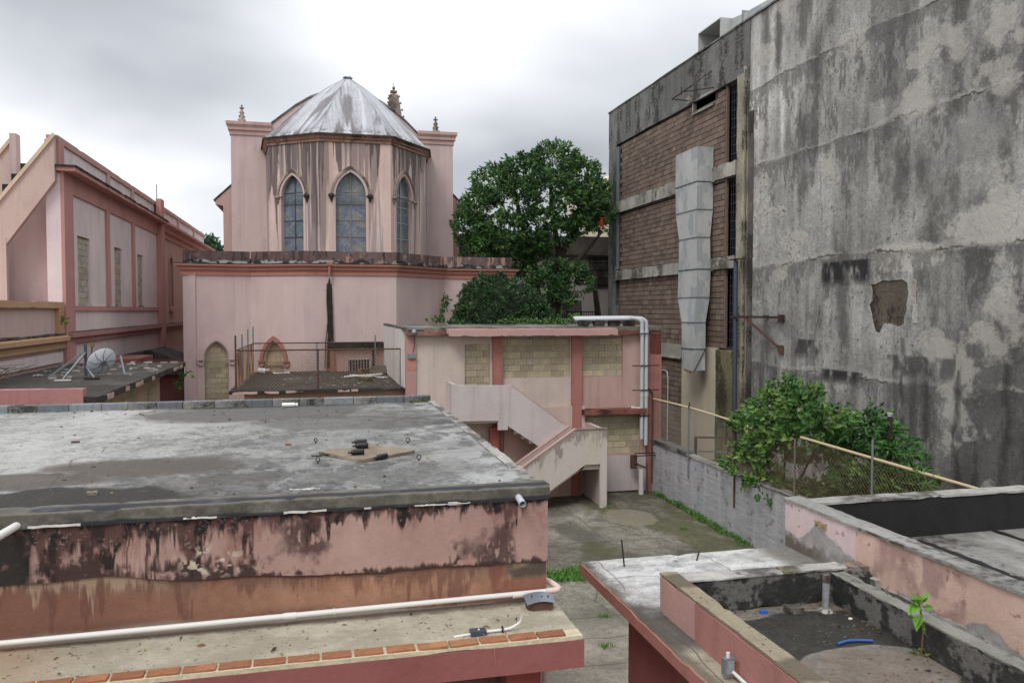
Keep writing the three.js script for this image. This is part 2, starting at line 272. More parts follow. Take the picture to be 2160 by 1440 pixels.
// the flat roof in the foreground, (x, z)
const FGROOF = paint(2048, 1536, [-6.4, 1.8, -12.6, -6.0], (x, z, o) => {
  const m = fbm(x * 0.7 + 2, z * 0.7 + 3, 5), s = fbm(x * 1.8 + 7, z * 1.4, 5), g = fbm(x * 9, z * 7, 4), f = fbm(x * 34, z * 30, 3), st = fbm(x * 5 + z * 0.8, z * 4.2, 5);
  const white = clamp(ss(-0.6, -2.4, x + (z + 9) * 0.28 + (s - 0.5) * 2.6));
  let v = 104 + (m - 0.5) * 50 + (s - 0.5) * 40 + (g - 0.5) * 36 + (f - 0.5) * 44;
  v += white * 42 + (fbm(x * 16, z * 11 + 5, 3) - 0.5) * 34; set(o, v * 1.0, v * 0.992, v * 0.975);
  // worn paint: pale brushy flakes
  const fl = ss(0.49, 0.62, st + (m - 0.5) * 0.5 + (f - 0.5) * 0.34 + (g - 0.5) * 0.2 + 0.05 * ss(-1, 1.4, x)); mix(o, [174, 173, 171], fl * (0.36 + 0.2 * white));
  const re = ss(0.9, 1.6, x + (s - 0.5) * 1.4); mix(o, [196, 197, 196], re * 0.4 * ss(0.4, 0.6, st + 0.04));
  // damp and mould where water stands
  const wet = (cx, cz, rx, rz, k, soft = 0.3) => k * ss(0.0, soft, far(x + (s - 0.5) * 0.9, z + (m - 0.5) * 0.8, cx, cz, rx, rz) + (g - 0.5) * 0.35 + (f - 0.5) * 0.12);
  mix(o, [88, 86, 83], clamp(wet(-0.7, -11.6, 1.75, 1.35, 0.85) + wet(0.35, -10.2, 1.1, 0.75, 0.6) + wet(1.0, -11.0, 0.7, 0.5, 0.35)));
  mix(o, [84, 77, 71], clamp(wet(-1.4, -7.75, 0.95, 0.5, 0.9, 0.5) + wet(-2.3, -7.3, 0.95, 0.3, 0.85, 0.4) + wet(-0.8, -7.1, 0.6, 0.3, 0.4, 0.5)));
  mix(o, [112, 110, 108], clamp(wet(0.8, -7.0, 0.8, 0.35, 0.4) + wet(0.2, -8.9, 1.0, 0.5, 0.3) + wet(1.3, -8.0, 0.5, 0.5, 0.3)));
  const pud = clamp(wet(-1.95, -6.6, 1.25, 0.5, 1, 0.3) + wet(-3.0, -6.5, 1.2, 0.5, 1, 0.2)); mix(o, [45, 43, 40], pud * 0.93);
  const rim = ss(-6.35, -6.2, z + (g - 0.5) * 0.14); mix(o, [104, 101, 94], rim * 0.5);
  const silt = ss(-12.0, -12.32, z + (g - 0.5) * 0.2) * ss(-2.4, -1.6, x) * ss(0.9, 0.2, x); mix(o, [54, 52, 49], silt * 0.9);
  const c = Math.max(wander(x, z, -7.9, 3.3, 0.006, 0.25), wander(x, z, -9.6, 6.1, 0.006, 0.4), wander(z, x, -2.2, 2.2, 0.006, 0.4)); mix(o, [74, 70, 66], c * 0.7);
  const dot = ss(0.82, 0.86, fbm(x * 42, z * 30, 2)); mix(o, [66, 62, 58], dot * 0.5);
  o[3] = 0.5 + (f - 0.5) * 0.7 + fl * 0.15 - c * 0.3 - pud * 0.2;
}, { bump: 0.008, grain: 36 });

// the stained front of the same block, (x, y)
const FGFACE = paint(2048, 512, [-2.9, 1.85, 3.55, 4.5], (x, y, o) => {
  const m = fbm(x * 1.2, y * 1.2, 5), g = fbm(x * 14, y * 14, 4), f = fbm(x * 45, y * 45, 3), s = fbm(x * 7, y * 0.9, 4);
  const yb = 3.895 + 0.07 * ss(1.5, -1.6, x) + 0.05 * ss(-0.9, -1.5, x) + (fbm(x * 2.2, 4, 4) - 0.5) * 0.05, left = ss(0.2, -1.7, x + (m - 0.5) * 0.7);
  if (y > yb) {
    set(o, 166 + (m - 0.5) * 26, 135 + (m - 0.5) * 26, 126 + (m - 0.5) * 24); add(o, (s - 0.5) * 16 + (g - 0.5) * 14);
    const top = 4.40 - y, amt = 0.30 + 0.8 * left;
    const d1 = drip(x, top, 0.34 * amt, 6.0, 2.2), d2 = drip(x, top, 0.46 * amt, 15, 6.1);
    const halo = drip(x + 0.7, top, 0.5 * amt + 0.05, 4.2, 12.3); mix(o, [128, 86, 80], halo * 0.45);
    const k = clamp(d1 + d2 * 0.85 + ss(0.035, 0.0, top + (g - 0.5) * 0.05)); mix(o, [72, 47, 44], k * (0.8 + 0.3 * (g - 0.4)));
    const spk = ss(0.44, 0.66, fbm(x * 24 + 7, y * 13, 4)) * k; mix(o, [26, 22, 21], spk * 0.9); mix(o, [150, 142, 134], k * ss(0.70, 0.76, f) * 0.6);
    const up = drip(x + 31, (y - yb), 0.26 * (0.35 + left), 7, 4.4); mix(o, [48, 32, 30], up * 0.85 * ss(0.35, 0.55, g + 0.06));
    const isl = ss(0.52, 0.70, fbm(x * 3.6 + 12, y * 2.2 + 5, 5) + (g - 0.5) * 0.26 + 0.22 * clamp(blob(x, y, -0.12, 4.2, 0.3, 0.26) * 1.6) + 0.03 * blob(x, y, 0.75, 4.0, 0.3, 0.12) - 0.075) * ss(0.3, 0.5, fbm(x * 30, y * 16, 3) + 0.1); mix(o, [58, 40, 38], isl * 0.7);
    const bk = ss(-1.86, -1.96, x + (g - 0.5) * 0.05) * ss(-2.16, -2.08, x); mix(o, [44, 40, 37], bk * 0.92 * ss(0.15, 0.4, g));
    const pel = ss(0.56, 0.6, fbm(x * 24 + 3, y * 24 + 2, 4)) * blob(x, y, -0.75, 4.08, 0.3, 0.16) * 1.6 * ss(0.45, 0.6, fbm(x * 7, y * 7 + 20, 3)); mix(o, [196, 184, 164], clamp(pel));
    const c = Math.max(...[-2.6, -1.3, -0.45, 0.42, 0.95].map((q, i) => wander(y * 3, x, q, i * 2.7 + 1, 0.004, 0.07, 1.2))); mix(o, [92, 56, 50], c * 0.85);
    o[3] = 0.6 + (g - 0.5) * 0.35 + (f - 0.5) * 0.2 - c * 0.3 - k * 0.06;
  } else {
    set(o, 158 + (m - 0.5) * 30, 118 + (m - 0.5) * 26, 95 + (m - 0.5) * 20); add(o, (g - 0.5) * 26 + (s - 0.5) * 18 + (f - 0.5) * 12); mix(o, [112, 74, 61], left * 0.78);
    const band = ss(0.17, 0.02, yb - y + (g - 0.5) * 0.12) * ss(0.35, 0.6, fbm(x * 2.4 + 5, 2, 4)); mix(o, [120, 100, 84], band * 0.62); mix(o, [60, 36, 32], ss(0.04, 0.0, yb - y + (g - 0.5) * 0.05) * 0.7);
    const run = drip(x + 3, yb - y, 0.28, 8, 9.2); mix(o, [96, 62, 52], run * 0.55); const pale = drip(x + 9, yb - y, 0.2, 17, 3.7) * ss(-0.7, -1.4, x); mix(o, [178, 160, 136], pale * 0.6);
    const base = ss(0.10 + 0.06 * left, 0.0, y - 3.6 + (fbm(x * 3, 7, 4) - 0.5) * 0.14); mix(o, [104, 70, 62], base * 0.6 * ss(0.3, 0.5, g));
    const cem = ss(0.055 * ss(0.6, -1, x) + 0.012, 0.0, y - 3.615 + (fbm(x * 2.6 + 8, 3, 4) - 0.5) * 0.06); mix(o, [160, 152, 142], cem * 0.9);
    const cor = ss(1.36, 1.44, x + (g - 0.5) * 0.1) * ss(3.74, 3.80, y + (g - 0.5) * 0.05); mix(o, [150, 132, 108], cor * 0.7); mix(o, [60, 52, 46], cor * ss(0.5, 0.66, fbm(x * 5, y * 5 + 3, 4)) * 0.7);
    const rs = ss(1.26, 1.34, x + (g - 0.5) * 0.06) * (1 - cor); mix(o, [126, 74, 62], rs * 0.6);
    o[3] = 0.45 + (g - 0.5) * 0.4 + (f - 0.5) * 0.2;
  }
}, { bump: 0.008 });
const LIP = paint(2048, 128, [-2.9, 1.85, 4.36, 4.56], (x, y, o) => {
  const g = fbm(x * 10, y * 10, 4), f = fbm(x * 34, y * 34, 3), s = fbm(x * 5, y * 1.5, 4), top = ss(4.475, 4.495, y + (g - 0.5) * 0.01);
  set(o, 92 + (s - 0.5) * 56, 89 + (s - 0.5) * 54, 81 + (s - 0.5) * 50); add(o, (g - 0.5) * 40 + (f - 0.5) * 24); mix(o, [158, 153, 140], top * 0.65);
  const tar = ss(4.425, 4.405, y + (fbm(x * 3.5, 2, 3) - 0.5) * 0.035) * ss(-1.92, -1.88, x); mix(o, [36, 38, 46], tar * 0.92); mix(o, [96, 102, 122], tar * ss(0.6, 0.72, fbm(x * 4, y * 12, 3)) * 0.55);
  o[3] = 0.5 + (f - 0.5) * 0.6 + (g - 0.5) * 0.6;
}, { bump: 0.008, rough: 0.8 });
const TERRACE = paint(1024, 256, [-2.6, 1.9, -6.05, -5.2], (x, z, o) => {
  const m = fbm(x * 1.1, z * 1.1, 5), g = fbm(x * 12, z * 12, 4), f = fbm(x * 40, z * 40, 3), k = ss(0.56, 0.7, fbm(x * 2.2 + 4, z * 3.4, 5));
  set(o, 172, 164, 146); add(o, (m - 0.5) * 44 + (g - 0.5) * 26 + (f - 0.5) * 16); mix(o, [140, 132, 116], k * 0.55);
  const jl = ss(-5.86, -5.93, z + (g - 0.5) * 0.06); mix(o, [84, 74, 66], jl * 0.6); const rust = ss(-1.6, -2.3, x + (m - 0.5) * 0.8); mix(o, [150, 122, 98], rust * 0.6);
  const sp = ss(0.80, 0.84, fbm(x * 36, z * 36, 2)); mix(o, [70, 56, 48], sp * 0.7); o[3] = 0.5 + (g - 0.5) * 0.4 + (f - 0.5) * 0.5;
}, { bump: 0.004 });

// courtyard, (x, z)
const GROUND = paint(1536, 1792, [1.5, 11, -25.5, -10.5], (x, z, o) => {
  const m = fbm(x * 0.5, z * 0.5, 5), g = fbm(x * 7, z * 7, 4), f = fbm(x * 24, z * 24, 3), s = fbm(x * 1.4 + 20, z * 1.0 + 3, 5);
  set(o, 114, 110, 99); add(o, (m - 0.5) * 54 + (s - 0.5) * 50 + (g - 0.5) * 46 + (f - 0.5) * 44);
  const dk = ss(0.50, 0.70, fbm(x * 0.9 + 3, z * 0.7 + 8, 5) + 0.10 * ss(-17, -21, z)); mix(o, [74, 72, 63], dk * 0.7);
  const moss = ss(0.52, 0.66, fbm(x * 1.2 + 40, z * 0.8, 5) + 0.16 * ss(0.9, 0.1, Math.abs(x - (10.0 + (z + 20) * -0.1)) - 0.2) + 0.10 * ss(1.3, 0.2, Math.abs(x - 8.9 - (z + 21) * 0.12)) - 0.05) * ss(-16.5, -18, z); mix(o, [74, 76, 46], moss * 0.6);
  const pt = blob(x + (g - 0.5) * 0.3, z, 8.6, -21.2, 0.8, 1.0); mix(o, [150, 143, 126], ss(0.0, 0.14, pt) * 0.6);
  const near = ss(-15.6, -13.6, z); mix(o, [166, 159, 146], near * (0.45 + 0.4 * ss(0.4, 0.6, s))); mix(o, [106, 102, 94], near * ss(0.56, 0.7, fbm(x * 1.9 + 9, z * 2.6, 5)) * 0.6);
  // slab joints and cracks
  let j = 0; for (const zj of [-14.35, -19.05, -22.4]) j = Math.max(j, ss(0.03, 0.01, Math.abs(z - zj + (fbm(x * 1.1, zj, 4) - 0.5) * 0.35))); for (const xj of [7.15, 9.55]) j = Math.max(j, ss(0.025, 0.008, Math.abs(x - xj + (fbm(z * 0.9, xj, 4) - 0.5) * 0.18)) * ss(-16.9, -17.4, z));
  const c = Math.max(wander(x, z, -13.4, 1.4, 0.014, 0.4), wander(x, z, -15.3, 4.2, 0.012, 0.3), wander(z, x, 5.6, 2.9, 0.013, 0.5), wander(z, x, 8.1, 7.2, 0.012, 0.5), wander(x, z, -20.6, 9.3, 0.014, 0.4), wander(x, z, -12.3, 3.7, 0.012, 0.4)); mix(o, [70, 70, 52], Math.max(j * 0.5, c * 0.6));
  const sp = ss(0.8, 0.84, fbm(x * 22, z * 22 + 4, 2)); mix(o, [76, 70, 60], sp * 0.5);
  o[3] = 0.55 + (g - 0.5) * 0.4 + (f - 0.5) * 0.5 - Math.max(j, c) * 0.5;
}, { bump: 0.016, bdiv: 2, grain: 40 });

// slab of the right-hand block, (x, z)
const RSLAB = paint(1024, 1024, [2.4, 5.2, -7.9, -3.4], (x, z, o) => {
  const m = fbm(x * 1.3, z * 1.3, 5), g = fbm(x * 11, z * 11, 4), f = fbm(x * 38, z * 38, 3), st = fbm(x * 4 + z, z * 9, 4);
  const white = ss(-6.15, -6.6, z + (m - 0.5) * 0.8) * ss(4.75, 4.3, x + (m - 0.5) * 0.7); set(o, 150, 145, 136); mix(o, [180, 180, 180], white * 0.8); add(o, (m - 0.5) * 64 + (g - 0.5) * 52 + (f - 0.5) * 40 + (st - 0.5) * 46);
  const tan = ss(-5.9, -5.2, z + (m - 0.5)); mix(o, [186, 172, 142], tan * 0.6);
  const dk = ss(0.55, 0.68, fbm(x * 1.6 + 14, z * 1.6, 5) + (g - 0.5) * 0.25 - white * 0.05); mix(o, [72, 69, 66], dk * 0.7);
  const dp = ss(0, 0.4, far(x + (g - 0.5) * 0.2, z, 2.72, -6.0, 0.32, 0.62)); mix(o, [78, 74, 70], dp * 0.75);
  const fl = ss(0.54, 0.64, st + (f - 0.5) * 0.3) * white; mix(o, [206, 206, 206], fl * 0.5);
  const edge = ss(2.72, 2.62, x + (g - 0.5) * 0.08); mix(o, [70, 64, 54], edge * 0.6); const rg = ss(4.5, 4.7, x + (g - 0.5) * 0.2); mix(o, [96, 94, 90], rg * 0.55);
  const cr = Math.max(wander(x, z, -7.1, 2.6, 0.005, 0.15, 1.1), wander(z, x, 3.9, 6.6, 0.005, 0.2, 1), wander(z, x, 2.72, 4.4, 0.005, 0.12, 1)); mix(o, [60, 56, 52], cr * 0.6); o[3] = 0.5 + (f - 0.5) * 0.6 + (g - 0.5) * 0.4 + fl * 0.1 - cr * 0.3;
}, { bump: 0.007 });
// sunken floor inside the parapets, (x, z)
const RFLOOR = paint(1024, 1024, [2.8, 4.6, -6.4, -3.9], (x, z, o) => {
  const m = fbm(x * 1.6, z * 1.6, 5), g = fbm(x * 12, z * 12, 4), f = fbm(x * 42, z * 42, 3), e = (fbm(x * 2.6 + 3, z * 2.6 + 8, 5) - 0.5) * 0.55;
  set(o, 45, 43, 38); add(o, (m - 0.5) * 26 + (g - 0.5) * 20 + (f - 0.5) * 16);
  const dry = clamp(ss(-5.93, -5.98, z + e * 0.45 + (x - 3.6) * -0.08) + ss(0.0, 0.05, far(x, z, 3.85, -4.86, 0.62, 0.42) + e * 0.5) + ss(-4.5, -4.35, z + e));
  mix(o, [118, 112, 105], dry * 0.92); add(o, dry * ((g - 0.5) * 40 + (f - 0.5) * 26)); mix(o, [112, 92, 76], dry * ss(0.5, 0.62, m) * 0.4);
  const sp = ss(0.80, 0.84, fbm(x * 60, z * 60, 2)); mix(o, [150, 142, 134], sp * 0.5 * (1 - dry)); const sd = ss(0.78, 0.84, fbm(x * 44 + 4, z * 44, 2)); mix(o, [60, 54, 50], sd * dry * 0.6);
  o[3] = 0.5 + dry * 0.12 + (f - 0.5) * 0.6;
}, { bump: 0.006, rough: 0.85 });
// tar and mould on the inside of parapets
const TAR = paint(1024, 512, [0, 4, 0, 2], (a, b, o) => {
  const m = fbm(a * 1.5, b * 1.5, 5), g = fbm(a * 12, b * 12, 4), f = fbm(a * 36, b * 36, 3), w = ss(0.46, 0.64, fbm(a * 7 + 7, b * 7, 5) + (g - 0.5) * 0.5 + (f - 0.5) * 0.3);
  set(o, 48, 47, 46); add(o, (m - 0.5) * 24 + (g - 0.5) * 30 + (f - 0.5) * 16); mix(o, [134, 130, 124], w * 0.62); o[3] = 0.5 + (g - 0.5) * 0.6 + (f - 0.5) * 0.5;
}, { bump: 0.01 });
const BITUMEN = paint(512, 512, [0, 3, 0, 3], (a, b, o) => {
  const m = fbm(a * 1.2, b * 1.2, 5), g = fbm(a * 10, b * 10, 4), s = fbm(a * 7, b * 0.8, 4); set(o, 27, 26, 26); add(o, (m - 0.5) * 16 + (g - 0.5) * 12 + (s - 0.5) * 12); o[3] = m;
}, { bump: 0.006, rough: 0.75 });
// light pink parapet on the right, (z, y)
const RPINK = paint(1024, 256, [-7.8, -3.6, 3.2, 3.95], (z, y, o) => {
  const m = fbm(z * 1.4, y * 1.4, 5), g = fbm(z * 14, y * 14, 4), f = fbm(z * 40, y * 40, 3), s = fbm(z * 6, y * 0.8, 4);
  const lil = ss(-6.55, -6.6, z + (g - 0.5) * 0.05); set(o, 203, 172, 157); mix(o, [208, 188, 188], lil * 0.95); add(o, (m - 0.5) * 18 + (g - 0.5) * 12 + (s - 0.5) * 12);
  const st = ss(0.52, 0.7, fbm(z * 2.4 + 5, y * 0.8, 4)) * ss(0.3, 0.6, fbm(z * 8, y * 5, 4)) * (1 - lil); mix(o, [128, 98, 96], st * 0.5);
  const bare = ss(0.02, -0.01, y - (3.3 + 0.34 * blob(z, 0, -7.15, 0, 0.75, 1) + 0.08 * ss(-6.2, -5.2, z) + (fbm(z * 3.2, 2, 5) - 0.5) * 0.3 + (fbm(z * 3.3, y * 5, 4) - 0.5) * 0.14)); mix(o, [152, 150, 147], bare * 0.95); add(o, bare * (g - 0.5) * 40);
  const dirt = ss(3.46, 3.36, y + (g - 0.5) * 0.14) * blob(z, 0, -7.5, 0, 0.7, 1) * 1.4; mix(o, [92, 82, 72], clamp(dirt) * 0.8);
  const tp = ss(0.02, 0.0, 3.80 - y + (g - 0.5) * 0.03); mix(o, [206, 180, 138], tp * 0.8);
  const sp = ss(0.76, 0.8, fbm(z * 16, y * 16, 2)) * ss(0.5, 0.6, m); mix(o, [120, 90, 80], sp * 0.5); o[3] = 0.55 - bare * 0.25 + (g - 0.5) * 0.4 + (f - 0.5) * 0.2;
}, { bump: 0.008 });

// upper apse: pale pink wash under dark run-off, (run along the facets, y)
const APSE = paint(2048, 1024, [-0.4, 9.4, 8.0, 13.5], (a, y, o) => {
  const m = fbm(a * 0.8, y * 0.5, 4), g = fbm(a * 9, y * 5, 4), f = fbm(a * 26, y * 20, 3), s = fbm(a * 6 + 3, y * 0.22, 4), s2 = fbm(a * 14, y * 0.3 + 9, 3);
  set(o, 206, 181, 172); add(o, (m - 0.5) * 26 + (s - 0.5) * 26 + (g - 0.5) * 14 + (f - 0.5) * 8);
  const dens = 0.0 + 0.13 * ss(3.3, 1.3, a) + 0.12 * clamp(far(a, 0, 2.35, 0, 0.5, 1) * 2) - 0.12 * ss(4.5, 4.9, a) * ss(6.0, 5.6, a) + 0.02 * ss(6.2, 7, a), top = 13.15 - y;
  const d = ss(0.50, 0.575, fbm(a * 2.3 + 8, y * 0.10 + 3, 4) + (s2 - 0.5) * 0.24 + dens - 0.055 * top + 0.06 + (g - 0.5) * 0.05); mix(o, [126, 110, 107], d * 0.66);
  const d2 = ss(0.55, 0.61, fbm(a * 4.6 + 30, y * 0.13, 4) + (g - 0.5) * 0.07 + dens * 0.6 - 0.075 * top + 0.10); mix(o, [80, 70, 69], d2 * 0.74);
  const gr = ss(0.58, 0.64, fbm(a * 3.4 + 55, y * 0.12 + 1, 4) + 0.05 * ss(2.7, 2.2, a)); mix(o, [136, 128, 130], gr * 0.5);
  const wl = ss(0.66, 0.70, fbm(a * 8 + 17, y * 0.2, 4)); mix(o, [216, 196, 184], wl * 0.6);
  o[3] = 0.5 + (m - 0.5) * 0.4 + (g - 0.5) * 0.3;
}, { bump: 0.008, bdiv: 2 });
const CAPSTAIN = paint(2048, 128, [0, 14.5, 7.5, 8.25], (a, y, o) => {   // parapet above the cornice, (run, y)
  const g = fbm(a * 5, y * 7, 4), f = fbm(a * 20, y * 20, 3), s = fbm(a * 7, y * 0.9, 4), left = ss(6.4, 5.2, a);
  set(o, 112, 93, 91); mix(o, [90, 72, 72], left * 0.7); add(o, (s - 0.5) * 50 + (g - 0.5) * 20);
  mix(o, [206, 164, 150], ss(0.52, 0.6, fbm(a * 3.4 + 2, y * 1.6, 5) + (s - 0.5) * 0.3) * (0.5 - left * 0.4)); mix(o, [50, 42, 40], ss(0.56, 0.68, s + (g - 0.5) * 0.4) * 0.7);
  const b = 7.78 + (fbm(a * 2.6, 1, 4) - 0.5) * 0.3 * (1 - left * 0.4); const low = ss(b + 0.05, b - 0.03, y + (g - 0.5) * 0.1); mix(o, [44, 42, 38], low * 0.9); mix(o, [186, 184, 178], low * ss(0.47, 0.6, fbm(a * 4 + 6, y * 5, 4)) * ss(7.62, 7.70, y) * 0.85);
  o[3] = 0.5 + (g - 0.5) * 0.8 + (f - 0.5) * 0.3;
}, { bump: 0.02 });
const DOME = paint(1024, 1024, [-1, 12, -0.2, 6.2], (a, b, o) => {   // sheet roof, (round the eave, up the slope)
  const m = fbm(a * 0.8, b * 0.6, 5), s = fbm(a * 5, b * 0.5, 4), s2 = fbm(a * 13, b * 0.7, 4), g = fbm(a * 8, b * 8, 4);
  set(o, 172, 173, 178); add(o, (m - 0.5) * 54 + (s - 0.5) * 50 + (s2 - 0.5) * 30 + (g - 0.5) * 22);
  mix(o, [98, 93, 96], ss(0.54, 0.68, fbm(a * 3.4 + 5, b * 0.45 + 3, 5)) * 0.62); mix(o, [206, 207, 214], ss(0.60, 0.70, fbm(a * 6 + 25, b * 0.5, 4)) * 0.6);
  const low = ss(0.7, 0.1, b + (g - 0.5) * 0.8) * ss(0.5, 0.62, g + 0.02); mix(o, [70, 68, 68], low * 0.75); o[3] = 0.5 + (g - 0.5) * 0.4 + (s - 0.5) * 0.5;
}, { bump: 0.012, rough: 0.85 });
const GLASS = paint(512, 512, [0, 3, 8, 11], (a, y, o) => {   // leaded coloured glass with the grey-blue sky reflection put into its colour
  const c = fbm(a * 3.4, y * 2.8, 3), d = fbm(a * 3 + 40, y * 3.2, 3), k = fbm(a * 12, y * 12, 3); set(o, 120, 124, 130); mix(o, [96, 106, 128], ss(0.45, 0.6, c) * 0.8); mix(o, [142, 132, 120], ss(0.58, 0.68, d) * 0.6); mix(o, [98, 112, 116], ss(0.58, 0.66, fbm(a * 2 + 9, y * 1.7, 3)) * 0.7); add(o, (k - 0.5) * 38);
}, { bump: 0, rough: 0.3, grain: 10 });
const DARKROOF = paint(1024, 1024, [-8, -3.5, -28.5, -16], (x, z, o) => {
  const m = fbm(x * 0.9, z * 0.6, 5), g = fbm(x * 8, z * 6, 4), f = fbm(x * 26, z * 20, 3); set(o, 54, 50, 46); add(o, (m - 0.5) * 30 + (g - 0.5) * 26 + (f - 0.5) * 16);
  mix(o, [92, 88, 82], ss(0.58, 0.7, fbm(x * 1.3 + 9, z * 0.8, 5)) * 0.4); mix(o, [130, 126, 120], ss(0.76, 0.8, fbm(x * 9 + 3, z * 6, 3)) * 0.4); o[3] = g;
}, { bump: 0.01 });
const FADED = paint(512, 512, [0, 4, 0, 4], (a, b, o) => {   // boundary wall, rough grey paint
  const m = fbm(a * 0.9, b * 0.9, 5), g = fbm(a * 3, b * 14, 4), f = fbm(a * 30, b * 30, 3), s = fbm(a * 5, b * 0.8, 4); set(o, 166, 166, 170); add(o, (m - 0.5) * 24 + (g - 0.5) * 22 + (f - 0.5) * 16 + (s - 0.5) * 18);
  mix(o, [176, 176, 176], ss(0.6, 0.7, s) * 0.45); const sp = ss(0.70, 0.76, fbm(a * 4 + 6, b * 4, 4)); mix(o, [110, 102, 98], sp * 0.5); o[3] = g * 0.7 + f * 0.3;
}, { bump: 0.014 });
const SHEETM = paint(512, 512, [0, 3, 0, 3], (a, b, o) => {   // galvanised sheet, chalky
  const m = fbm(a * 1.6, b * 1.2, 5), g = fbm(a * 10, b * 6, 4), k = ss(0.52, 0.6, fbm(a * 2.2 + 7, b * 1.4 + 3, 5)); set(o, 182, 184, 182); add(o, (m - 0.5) * 22 + (g - 0.5) * 12); mix(o, [146, 152, 158], k * 0.55); mix(o, [196, 196, 190], ss(0.6, 0.66, fbm(a * 3 + 30, b * 2, 4)) * 0.4); o[3] = m;
}, { bump: 0.004, rough: 0.6, metal: 0.1 });
const STREAKS = paint(1024, 512, [3.8, 8.6, 0, 2.6], (a, y, o) => {   // stair parapet, run-off from its coping, (x, y)
  const m = fbm(a * 0.9, y * 0.9, 4), g = fbm(a * 14, y * 12, 4), topY = a > 7.37 ? 2.36 : 2.37 - (7.37 - a) * 0.655; set(o, 200, 190, 184); add(o, (m - 0.5) * 16 + (g - 0.5) * 8);
  const d = drip(a, topY - y, 0.62, 4.4, 3) * ss(5.2, 6.4, a) + drip(a + 5, topY - y, 0.35, 11, 7) * 0.7; mix(o, [120, 112, 102], clamp(d) * 0.6); mix(o, [196, 186, 156], ss(0.6, 0.75, fbm(a * 3, y * 0.5 + 3, 4)) * 0.35); const moss = ss(0.18, 0.02, topY - y + (g - 0.5) * 0.12) * ss(6.6, 5.4, a); mix(o, [120, 106, 94], moss * 0.6); o[3] = 0.5 + (g - 0.5) * 0.4;
}, { bump: 0.005 });

// house paint as it is after years of weather: the chart colour, less saturated
function soft(hex) { const r = (hex >> 16) / 255, g = (hex >> 8 & 255) / 255, b = (hex & 255) / 255, l = 0.3 * r + 0.59 * g + 0.11 * b, k = Math.max(r, g, b) - Math.min(r, g, b) < 0.12 ? 1 : 0.64, q = (c) => Math.min(1, (l + (c - l) * k) * 1.02); return new THREE.Color().setRGB(q(r), q(g), q(b), THREE.SRGBColorSpace); }
const PINK = tint(PLASTER, 0xd8c2be), PINKD = tint(PLASTER, 0xd3bcba), PINKN = tint(PLASTER, 0xe9dadb), TERRA = tint(PLASTER, 0xb27a71), TERRAD = tint(PLASTER, 0xa4706a), CREAM = tint(PLASTER, 0xd9cac0), SALMON = tint(PLASTER, 0xcaaaa1), OCHRE = tint(PLASTER, 0xc9a380), REDBEAM = tint(PLASTER, 0x9c605b), REDCOL = tint(PLASTER, 0x984e47);
const STEPWHITE = tint(PLASTER, 0xd5cbc9), CREAMWALL = tint(PLASTER, 0xd9cfb9), GREYP = tint(PLASTER, 0xaaa6a2), DUSKY = tint(PLASTER, 0x9d9893), MAROON = tint(PLASTER, 0x744443), WHITEP = tint(PLASTER, 0xdedbd6), HOOD = tint(GRIME, 0xfde8de);
const CONC = GRIME, CONCD = tint(GRIME, 0xb0b2b4), CONCG = tint(GRIME, 0xf2ecd8), CONCW = tint(GRIME, 0xfffcf6);
const BLOCKS = [0xcbbda0, 0xbfb196, 0xd3c4a4, 0xb9ab92, 0xc6b9a2].map((c) => tint(GRAIN, c)), BLOCKG = [0xc4beb0, 0xb9b2a4, 0xc8bda5, 0xb6ab9c].map((c) => tint(GRAIN, c)), MORTAR = tint(GRAIN, 0xb5a995), DMORTAR = tint(GRAIN, 0x5f5149);
const TILES = [0x887468, 0x7e6b60, 0x917d70, 0x77655b, 0x867568].map((c) => tint(GRAIN, c)), BRICKS = [0xa8714f, 0x9c6448, 0xb07d5a, 0xa26b4e].map((c) => tint(GRAIN, c));
const NTERRA = tint(PLASTER, 0xc8958d);
const PVC = flat(0xd9d7d3, 0.45), PVCG = flat(0xb9bcc0, 0.5), RUST = tint(GRAIN, 0x63483c), RUSTD = tint(GRAIN, 0x43302b), STEEL = flat(0x8b9096, 0.5, 0.5), STEELD = flat(0x4c5560, 0.6, 0.4), BLACK = flat(0x1b1a1a, 0.6), WIRE = flat(0x8d857a, 0.6, 0.3), RWIRE = flat(0x8a6d55, 0.8, 0), DARKSTONE = tint(GRIME, 0x77706c);

// ---------- leaves ----------
let LEAFMAT = null;
function LEAF() { return LEAFMAT || (LEAFMAT = new THREE.MeshPhysicalMaterial({ vertexColors: true, roughness: 0.62, transmission: 0.22, thickness: 0, side: THREE.DoubleSide })); }
class Leaves {
  constructor() { this.pos = []; this.col = []; }
  add(p, dir, len, wid, c, fold = 0.25) {   // a leaf: two halves folded along the midrib, tip drooping
    const d = dir.clone().normalize(), side = new THREE.Vector3(rnd(-1, 1), rnd(-0.25, 0.25), rnd(-1, 1)).cross(d).normalize(), up = d.clone().cross(side).normalize(); if (up.y < 0) up.negate();
    const b = p, m = p.clone().addScaledVector(d, len * 0.45), t = p.clone().addScaledVector(d, len).addScaledVector(up, -len * 0.16);
    const l = m.clone().addScaledVector(side, wid / 2).addScaledVector(up, wid * fold), r = m.clone().addScaledVector(side, -wid / 2).addScaledVector(up, wid * fold);
    for (const v of [b, m, l, l, m, t, b, r, m, m, r, t]) { this.pos.push(v.x, v.y, v.z); this.col.push(c.r, c.g, c.b); }
  }
  build() { const g = new THREE.BufferGeometry(); g.setAttribute('position', new THREE.BufferAttribute(new Float32Array(this.pos), 3)); g.setAttribute('color', new THREE.BufferAttribute(new Float32Array(this.col), 3)); g.setAttribute('uv', new THREE.BufferAttribute(new Float32Array(this.pos.length / 3 * 2), 2)); g.computeVertexNormals(); g.userData.uvDone = true; return g; }
}
